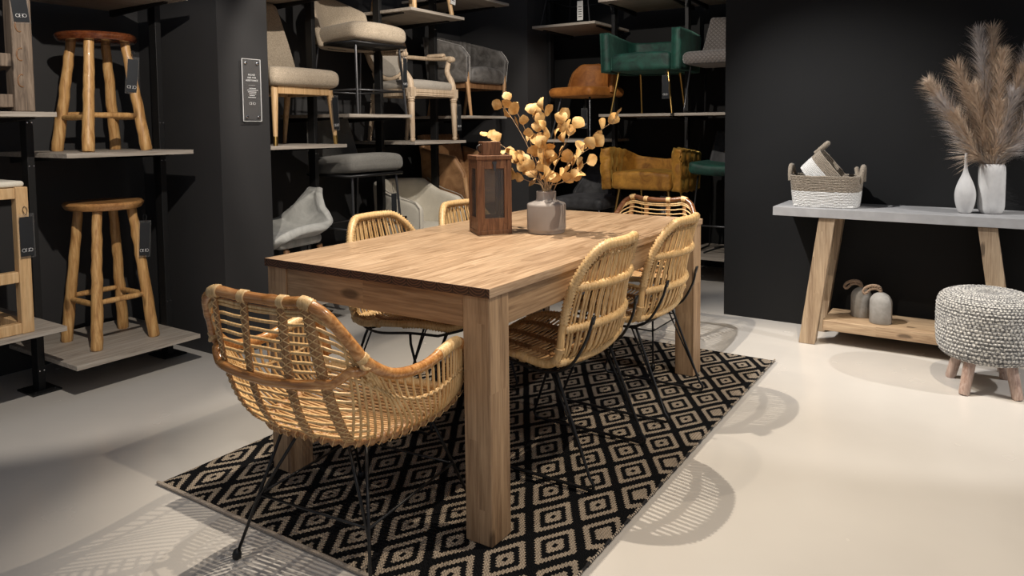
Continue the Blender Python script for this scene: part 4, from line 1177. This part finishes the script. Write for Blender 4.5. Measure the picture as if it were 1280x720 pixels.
def shelf_chair_orange(loc, rz):
    t = thing('orange_chair', loc, rz, 'burnt orange velvet chair with thin dark legs on the back shelf', 'chair')
    for sx in (-1, 1):
        leg(t, (sx*.17, .16, .365), (sx*.235, .23, 0), .010, .006, 'steel', 9); leg(t, (sx*.15, -.13, .365), (sx*.20, -.21, 0), .010, .006, 'black', 9)
    pad(t, 'seat', (0, .02, .405), (.50, .46, .085), .038, 'orange', crown(.008))
    def B(u, v):
        a = lerp(-1, 1, u); th = a*1.45; R = .25
        top = interp([(0, .68), (.68, .675), (.88, .60), (1, .45)], abs(a))
        return Vector((R*math.sin(th)*1.02, .03-R*math.cos(th)*1.05-.05*v*math.cos(th), lerp(.40, top, v)))
    m = MB(); m.shell(B, 34, 10, .035); m.build('backrest', M['orange'], t, sub=1, angle=0)
    return t
shelf_chair_orange((-1.325, 3.02, 1.1125), PI-.25)
price_tag((-1.215, 2.755, 1.1125+.295), 0, 'black price tag under the burnt orange chair', 0, 0, .17, .062, .03)

def boxy_armchair(loc, rz, mat, label, h, tufted):
    t = thing('velvet_tub_armchair', loc, rz, label, 'armchair')
    z0 = .345 if not tufted else .355
    for sx in (-1, 1):
        leg(t, (sx*.215, .20, z0), (sx*.268, .245, 0), .0125, .008, 'brass', 10); leg(t, (sx*.18, -.15, z0), (sx*.20, -.22, 0), .0125, .008, 'brass', 10)
    def sf(p, u): p.z += .012*(1-u.x*u.x)*(1 if u.z > 0 else 0); return p
    pad(t, 'seat', (0, .04, z0+.065), (.52, .46, .14), .03, mat, sf)
    path = cr([(-.305, .265, 0), (-.318, .10, 0), (-.315, -.10, 0), (-.27, -.225, 0), (-.14, -.265, 0), (0, -.27, 0), (.14, -.265, 0), (.27, -.225, 0), (.315, -.10, 0), (.318, .10, 0), (.305, .265, 0)], 6); N = len(path)-1
    def B(u, v):
        x = u*N; i = min(int(x), N-1); p = path[i].lerp(path[i+1], x-i); a = abs(2*u-1); d = Vector((p.x, p.y, 0)).normalized()
        top = interp([(0, .58), (.3, .60), (.6, .655), (.85, .685), (1, .685)], a) if tufted else interp([(0, .615), (.5, .62), (.8, .65), (1, .66)], a)
        q = p+d*.01*v
        if tufted and a > .62:
            q += d*(.012*abs(math.sin((u*40+v*2.2)*PI/2))*abs(math.sin((v*3.2)*PI)))
        return Vector((q.x, q.y, lerp(z0-.005, top, v)))
    m = MB(); m.shell(B, 90, 14, .080); b = m.build('backrest', M[mat], t, angle=0)
    for sx in (-1, 1):
        e = 0 if sx < 0 else 1; m = MB()
        m.tube([B(e, k/12)+Vector((sx*.031, .003, 0)) for k in range(13)], .004, 6); m.build('piping', M[mat], b, angle=0)
    return t
boxy_armchair((-.715, 3.03, ZN+.0085), PI, 'green', 'emerald green velvet armchair with slim brass legs', 0, False)
boxy_armchair((-.710, 3.03, ZH+.0005), PI, 'mustard', 'mustard velvet armchair with buttoned sides and brass legs', 0, True)
price_tag((-.484, 2.745, ZN+.345), 0, 'shiny black price tag hanging from the emerald armchair', 0, 0, .185, .062, .04)
price_tag((-.49, 2.745, ZH+.345), 0, 'price tag hanging below the mustard armchair', 0, 0, .16, .075, .03)

def sled_chair(loc, rz):
    t = thing('quilted_chair', loc, rz, 'dark diamond-quilted chair on a thin steel sled base', 'chair')
    for sx in (-1, 1):
        m = MB(); m.tube([(sx*.20, .19, .36), (sx*.235, .235, .03)]+cr([(sx*.236, .238, .02), (sx*.236, .228, .008), (sx*.236, .21, .008)], 4)+[(sx*.236, -.20, .008)]+cr([(sx*.236, -.22, .008), (sx*.234, -.235, .02)], 4)+[(sx*.20, -.16, .36)], .007, 8); m.build('sled_leg', M['steel'], t, angle=0)
    m = MB(); m.tube([(-.236, -.19, .008), (.236, -.19, .008)], .006, 7); m.build('cross_bar', M['steel'], t, angle=0)
    pad(t, 'seat', (0, .03, .42), (.50, .47, .10), .042, 'diamond', crown(.01))
    def B(u, v): a = lerp(-1, 1, u); return Vector((a*lerp(.235, .19, v), -.16-.14*v+.05*a*a, lerp(.42, .79, v)))
    m = MB(); m.shell(B, 20, 10, .035); m.build('backrest', M['diamond'], t, sub=1, angle=0)
sled_chair((-.115, 3.03, ZN+.0085), PI)

def black_chair(loc, rz):
    t = thing('black_velvet_chair', loc, rz, 'black velvet low chair between vase and mustard armchair', 'chair')
    for sx in (-1, 1):
        leg(t, (sx*.17, .17, .36), (sx*.22, .22, 0), .011, .008, 'chrome' if sx < 0 else 'black', 9); leg(t, (sx*.17, -.15, .36), (sx*.21, -.21, 0), .010, .008, 'black', 9)
    pad(t, 'seat', (0, .03, .405), (.48, .47, .10), .04, 'blackv', crown(.012))
    def B(u, v):
        a = lerp(-1, 1, u); th = a*1.2; R = .245; top = interp([(0, .74), (.5, .70), (.8, .56), (1, .47)], abs(a))
        return Vector((R*math.sin(th), .02-R*math.cos(th)*1.05-.05*v*math.cos(th), lerp(.40, top, v)))
    m = MB(); m.shell(B, 34, 10, .04); m.build('backrest', M['blackv'], t, sub=1, angle=0)
black_chair((-1.30, 3.02, ZL+.0005), PI)

def bar_stool(loc, rz):
    t = thing('bar_stool', loc, rz, 'emerald velvet bar stool on a black sled base beside the dark wall', 'stool')
    h = .665
    for sx in (-1, 1):
        m = MB(); m.tube([(sx*.17, .17, h-.045), (sx*.215, .235, .03)]+cr([(sx*.216, .238, .02), (sx*.216, .228, .008), (sx*.216, .21, .008)], 4)+[(sx*.216, -.20, .008)]+cr([(sx*.216, -.22, .008), (sx*.214, -.235, .02)], 4)+[(sx*.17, -.15, h-.045)], .0075, 8); m.build('sled_leg', M['black'], t, angle=0)
    m = MB(); m.tube([(-.21, .215, .235), (.21, .215, .235)], .007, 8); m.build('footrest', M['steel'], t, angle=0)
    m = MB()
    m.tube([(0, 0, h-.05), (0, 0, .03)], .013, 10)
    for k in range(4): a = PI/4+k*PI/2; m.tube(cr([(0, 0, .05), (.09*math.cos(a), .09*math.sin(a), .035), (.19*math.cos(a), .19*math.sin(a), .009)], 5), .007, 7)
    m.build('pedestal', M['black'], t, angle=0)
    def fz(p, u):
        p.z += .028*u.x*u.x*(1 if u.z > 0 else .5); return p
    pad(t, 'seat', (0, .02, h), (.46, .44, .085), .035, 'green', fz)
    def B(u, v): a = lerp(-1, 1, u); return Vector((a*lerp(.20, .15, v), -.18-.08*v+.05*a*a, lerp(h, h+.30, v)))
    m = MB(); m.shell(B, 20, 10, .03); m.build('backrest', M['blackv'], t, sub=1, angle=0)
bar_stool((-.085, 3.02, .2155), PI)

# ================================================================== console and what stands on it
CX0, CX1, CY0, CY1, CZ = .645, 2.60, 1.60, 1.985, .765
def console():
    t = thing('console_table', (0, 0, 0.0005), 0, 'console table with light grey top and slanting wooden legs against dark wall', 'console table')
    m = MB(); m.box(((CX0+CX1)/2, (CY0+CY1)/2, CZ-.025), (CX1-CX0, CY1-CY0, .049)); m.build('top', M['consoletop'], t, False, .0015)
    for s, xt, xb in ((1, .935, .835), (-1, 1.688, 1.79)):
        for y in (1.645, 1.930):
            m = MB(); a, b = Vector((xb, y, 0)), Vector((xt, y, CZ-.0515)); w = .086 if s > 0 else .084; d = .062
            m.hexa([Vector((a.x-w/2, y-d/2, 0)), Vector((a.x+w/2, y-d/2, 0)), Vector((a.x+w/2, y+d/2, 0)), Vector((a.x-w/2, y+d/2, 0)), Vector((b.x-w/2, y-d/2, b.z)), Vector((b.x+w/2, y-d/2, b.z)), Vector((b.x+w/2, y+d/2, b.z)), Vector((b.x-w/2, y+d/2, b.z))])
            m.build('leg', M['console'], t, False, .003)
    m = MB(); m.box((1.315, 1.79, .112), (.80, .30, .058)); m.build('lower_shelf', M['consolex'], t, False, .003)
console()
def basket_body(m_low, m_up, w, d, h, band, n=72):
    # coiled rope walls: stacked rows on a rounded-rectangle plan
    def plan(a, k):
        c, s = math.cos(a), math.sin(a); e = .5
        return Vector((math.copysign(abs(c)**e, c)*w/2*k, math.copysign(abs(s)**e, s)*d/2*k, 0))
    rows = int(h/.0085)
    for i in range(rows):
        z = (i+.5)*h/rows; k = lerp(.90, 1.0, (z/h)**.7); mm = m_low if z < band*h else m_up
        P = [plan(2*PI*j/n+.001, k)+Vector((0, 0, z+.0012*math.sin(j*2.1+i))) for j in range(n)]
        mm.tube(P, [.0052*(1+.16*(1 if (j+i) % 2 else -1)) for j in range(n)], 6, closed=True)
    return plan
def loopy(m, c, w, hgt, r, ax='y', tilt=0):
    P = []
    for k in range(15):
        a = PI*k/14; q = Vector((tilt*math.sin(a), -math.cos(a)*w/2, math.sin(a)**.8*hgt)); P.append(Vector(c)+q)
    m.wrap(P, r, .006, .12, 9)
M['seagrass'] = fabric('grey_brown_seagrass', (.15, .115, .08), (.34, .285, .22), 70, 380, wmix=.6)
M['whiterope'] = fabric('white_cotton_rope', (.62, .60, .56), (.74, .72, .68), 30, 300, wmix=.25)
def basket(name, loc, rot, w, d, h, label, band=.52, handle=True):
    t = thing(name, loc, 0, label, 'basket', 'woven baskets on the console'); t.rotation_euler = rot
    lo, up = MB(), MB(); plan = basket_body(lo, up, w, d, h, band)
    lo.rbox((0, 0, .006), (w*.86, d*.86, .010), .004, 3)
    lo.build('lower_body', M['whiterope'], t, angle=0); up.build('upper_band', M['seagrass'], t, angle=0)
    if handle:
        for sx in (-1, 1):
            m = MB(); loopy(m, (sx*(w/2+.002), 0, h-.035), d*.42, .085, .0125, tilt=sx*.006); m.build('handle', M['seagrass'], t, angle=0)
    return t
basket('woven_basket', (.900, 1.775, CZ+.001), (0, 0, .0), .372, .25, .175, 'large rectangular woven basket with white lower half standing on the console')
basket('woven_basket', (.838, 1.760, CZ+.135), (0, math.radians(50), 0), .235, .17, .145, 'smaller white and grey basket tipped over inside the large one', .56)
basket('woven_basket', (1.005, 1.79, CZ+.055), (0, math.radians(-14), .15), .16, .14, .09, 'smallest basket, only its rope handle showing inside the large one', .4)

def bottle_vase():
    t = thing('bottle_vase', (1.585, 1.745, CZ+.0005), 0, 'white teardrop bottle vase with thin neck on the console', 'vase')
    prof = [(0, 0), (.026, 0), (.030, .003), (.040, .028), (.0475, .06), (.050, .092), (.047, .122), (.036, .158), (.022, .188), (.012, .212), (.008, .235), (.0068, .27), (.0075, .312), (.0055, .313), (.004, .27), (0, .26)]
    m = MB(); m.lathe([(r, z) for r, z in prof], 40); m.build('body', M['white'], t, sub=1, angle=0)
bottle_vase()
PX, PY = 1.70, 1.79
def cyl_vase():
    t = thing('cylinder_vase', (PX, PY, CZ+.0005), 0, 'tall white cylindrical vase holding pampas grass', 'vase')
    prof = [(0, 0), (.044, 0), (.050, .004), (.058, .020), (.061, .04), (.062, .21), (.060, .240), (.053, .252), (.047, .254), (.046, .25), (.046, .03), (0, .03)]
    m = MB(); m.lathe(prof, 44); m.build('body', M['white'], t)
cyl_vase()
def pampas():
    rnd = random.Random(5)
    tips = [(-.075, -.01, .92), (-.015, .02, .93), (-.29, -.02, .67), (-.24, -.03, .585), (-.17, .0, .76), (.12, .0, .72), (.19, -.02, .56), (.03, -.04, .80), (-.09, -.05, .64), (.08, -.05, .60), (-.16, -.06, .50), (.02, -.07, .55), (.15, .03, .82), (.24, -.01, .68), (-.05, .05, .75)]
    for i, tp in enumerate(tips):
        t = thing('pampas_plume', (PX, PY, CZ+.0005), 0, 'feathery dried pampas plume in the tall white vase', 'pampas grass', 'dried pampas plumes in the white vase')
        T = Vector(tp); P = cr([(rnd.uniform(-.02, .02), rnd.uniform(-.02, .02), .04), (T.x*.10, T.y*.2, .25), (T.x*.42, T.y*.6, T.z*.60), (T.x*.78, T.y*.9, T.z*.86), tuple(T)], 9)
        m = MB(); m.tube(P, [lerp(.0022, .0007, k/(len(P)-1)) for k in range(len(P))], 5); m.build('stem', M['twig'], t, angle=0)
        f = MB(); n_ = 1150; K = len(P)-1
        for k in range(n_):
            s = rnd.uniform(.20, 1.0); x = s*K; j = min(int(x), K-1); q = P[j].lerp(P[j+1], x-j); tg = (P[j+1]-P[j]).normalized()
            o = Vector((rnd.gauss(0, 1), rnd.gauss(0, 1), rnd.gauss(0, 1))); o = (o-tg*o.dot(tg)).normalized()
            prof = max(0, math.sin(PI*min(1, max(0, (s-.12)/.92))**.85))**.7
            L = rnd.uniform(.06, .15)*(.35+.75*prof); d = (tg*rnd.uniform(.7, 1.5)+o*rnd.uniform(.4, 1.0)).normalized()
            e1 = q+d*L*.5+o*.003; e2 = q+d*L+Vector((0, 0, -.10*L))+o*L*.12
            w = o.cross(tg).normalized()*.0009; u = tg*.0004
            f.add([q-w, q+w, e1+w*1.1, e1-w*1.1, e2, q+u+o*.001], [(0, 1, 2, 3), (3, 2, 4), (0, 3, 5), (1, 5, 2)])
        f.build('plume', M['pampas' if i % 3 else 'pampas2'], t, smooth=False)
def pam(name, a, b):
    t = NT(name); t.set(color=t.ramp(t.noise(t.coord(), 40, 4), [(.3, a), (.7, b)]), rough=.8); return t.m
M['pampas'] = pam('pampas_tan', (.48, .35, .25), (.80, .66, .52)); M['pampas2'] = pam('pampas_grey', (.44, .40, .38), (.70, .65, .63))
pampas()
def doorstop(loc, rz, label, r, h, lean):
    t = thing('doorstop', loc, rz, label, 'doorstop', 'concrete doorstops on the console shelf')
    prof = [(0, 0), (r*.95, 0), (r, .004), (r, h-r*.98)]+[(r*math.cos(a*PI/16), h-r*.98+r*.98*math.sin(a*PI/16)) for a in range(1, 8)]+[(.006, h), (0, h)]
    m = MB(); m.lathe(prof, 40); m.build('body', M['concrete'], t, angle=60)
    Q = cr([(0, 0, h-.012), (0, 0, h+.012), (-.012, -.006, h+.030), (-.040, -.010, h+.034), (-.072, -.012, h+.022), (-.090, -.012, h+.0), (-.078, -.010, h-.012), (-.05, -.008, h+.014), (-.02, -.004, h+.018), (.004, .002, h-.004)], 8)
    m = MB()
    for k in range(3):
        Z = []
        QQ = resample(Q, .0035)
        for i, q in enumerate(QQ):
            a = i*.55+k*2*PI/3; Z.append(q+Vector((math.cos(a)*.3, math.cos(a)*.8, math.sin(a)))*.0048)
        m.tube(Z, .0048, 6)
    m.build('rope_handle', M['rope'], t, angle=0)
doorstop((1.088, 1.83, .1415), 0, 'grey concrete doorstop with rope loop, the one nearer the slanting leg', .0565, .165, 0)
doorstop((1.200, 1.735, .1415), 0, 'grey concrete doorstop with rope loop, standing further forward on the shelf', .0575, .168, 0)

# ================================================================== knitted pouf stool
def pouf():
    t = thing('knitted_footstool', (1.700, 1.345, 0.0005), 0, 'round chunky knit grey footstool on short wooden legs beside the console', 'footstool')
    for fx, fy in ((-.086, -.158), (-.150, .075), (.122, -.112), (.078, .172)):
        m = MB(); a = Vector((fx*.72, fy*.72, .17)); b = Vector((fx, fy, 0)); m.tube([b, b.lerp(a, .06), a], [.021, .0235, .0255], 16); m.build('leg', M['sparkle'], t)
    tt = NT('chunky_grey_knit'); v = tt.coord(); vo = tt.n('ShaderNodeTexVoronoi'); vo.inputs['Scale'].default_value = 1; 
    sp_ = tt.n('ShaderNodeSeparateXYZ'); tt.l(v, sp_.inputs[0])
    ang = tt.math('ARCTAN2', sp_.outputs[1], sp_.outputs[0]); rad = tt.math('SQRT', tt.math('ADD', tt.math('MULTIPLY', sp_.outputs[0], sp_.outputs[0]), tt.math('MULTIPLY', sp_.outputs[1], sp_.outputs[1])))
    wob = tt.math('MULTIPLY', tt.noise(v, 55, 3), .021)
    row = tt.math('DIVIDE', tt.math('ADD', tt.math('SUBTRACT', sp_.outputs[2], rad), wob), .0160)
    colm = tt.math('ADD', tt.math('MULTIPLY', ang, 78/(2*PI)), tt.math('ADD', tt.math('MULTIPLY', tt.math('FLOOR', row), .37), tt.math('MULTIPLY', wob, 28)))
    ra = tt.math('ABSOLUTE', tt.math('SINE', tt.math('MULTIPLY', row, PI))); ca = tt.math('ABSOLUTE', tt.math('SINE', tt.math('MULTIPLY', colm, PI)))
    h_ = tt.math('MULTIPLY', tt.math('POWER', ra, .6), tt.math('POWER', ca, .5))
    nz = tt.noise(v, 95, 3, .6, .5); n2 = tt.noise(v, 300, 2)
    hh = tt.math('ADD', tt.math('MULTIPLY', h_, .46), tt.math('MULTIPLY', nz, .95))
    c = tt.ramp(hh, [(.42, (.035, .037, .040)), (.66, (.13, .13, .132)), (.80, (.36, .355, .34)), (.95, (.60, .59, .56))])
    tt.set(color=c, rough=.95, sheen=.3); tt.bump(tt.math('ADD', h_, tt.math('MULTIPLY', n2, .3)), .8, .006)
    # crocheted cover: rows of raised stitches
    m = MB(); prof = [(.0, .452), (.06, .453), (.12, .450), (.165, .441), (.196, .424), (.209, .395), (.213, .35), (.213, .30), (.212, .24), (.207, .195), (.192, .165), (.16, .150), (.08, .145), (0, .145)]
    PP = cr([(r, 0, z) for r, z in prof], 12); RS = resample(PP, .0045); n = 260; V = []; F = []
    for i, p in enumerate(RS):
        q = RS[min(i+1, len(RS)-1)]; o_ = RS[max(i-1, 0)]; tg = (q-o_).normalized(); nn = Vector((-tg.z, 0, tg.x)) if True else None
        if nn.dot(Vector((p.x, 0, p.z-.3))) < 0: nn = -nn
        for k in range(n):
            a = 2*PI*k/n; row = i*PI/4.0
            st = abs(math.sin(row))**.7; b = abs(math.sin(a*(n/2)*.16*PI/PI*1.0+ (i//4)*1.3))
            hgt = (.0042*st*(.55+.45*b)) if p.x > .02 else 0
            ir = .0018*noise.noise(Vector((math.cos(a)*p.x*60, math.sin(a)*p.x*60, p.z*60)))
            r = p.x+nn.x*(hgt+ir); V.append((r*math.cos(a), r*math.sin(a), p.z+nn.z*(hgt+ir)))
    for i in range(len(RS)-1):
        for k in range(n): F.append((i*n+(k+1) % n, i*n+k, (i+1)*n+k, (i+1)*n+(k+1) % n))
    m.add(V, F); m.build('cushion', tt.m, t, angle=0)
pouf()
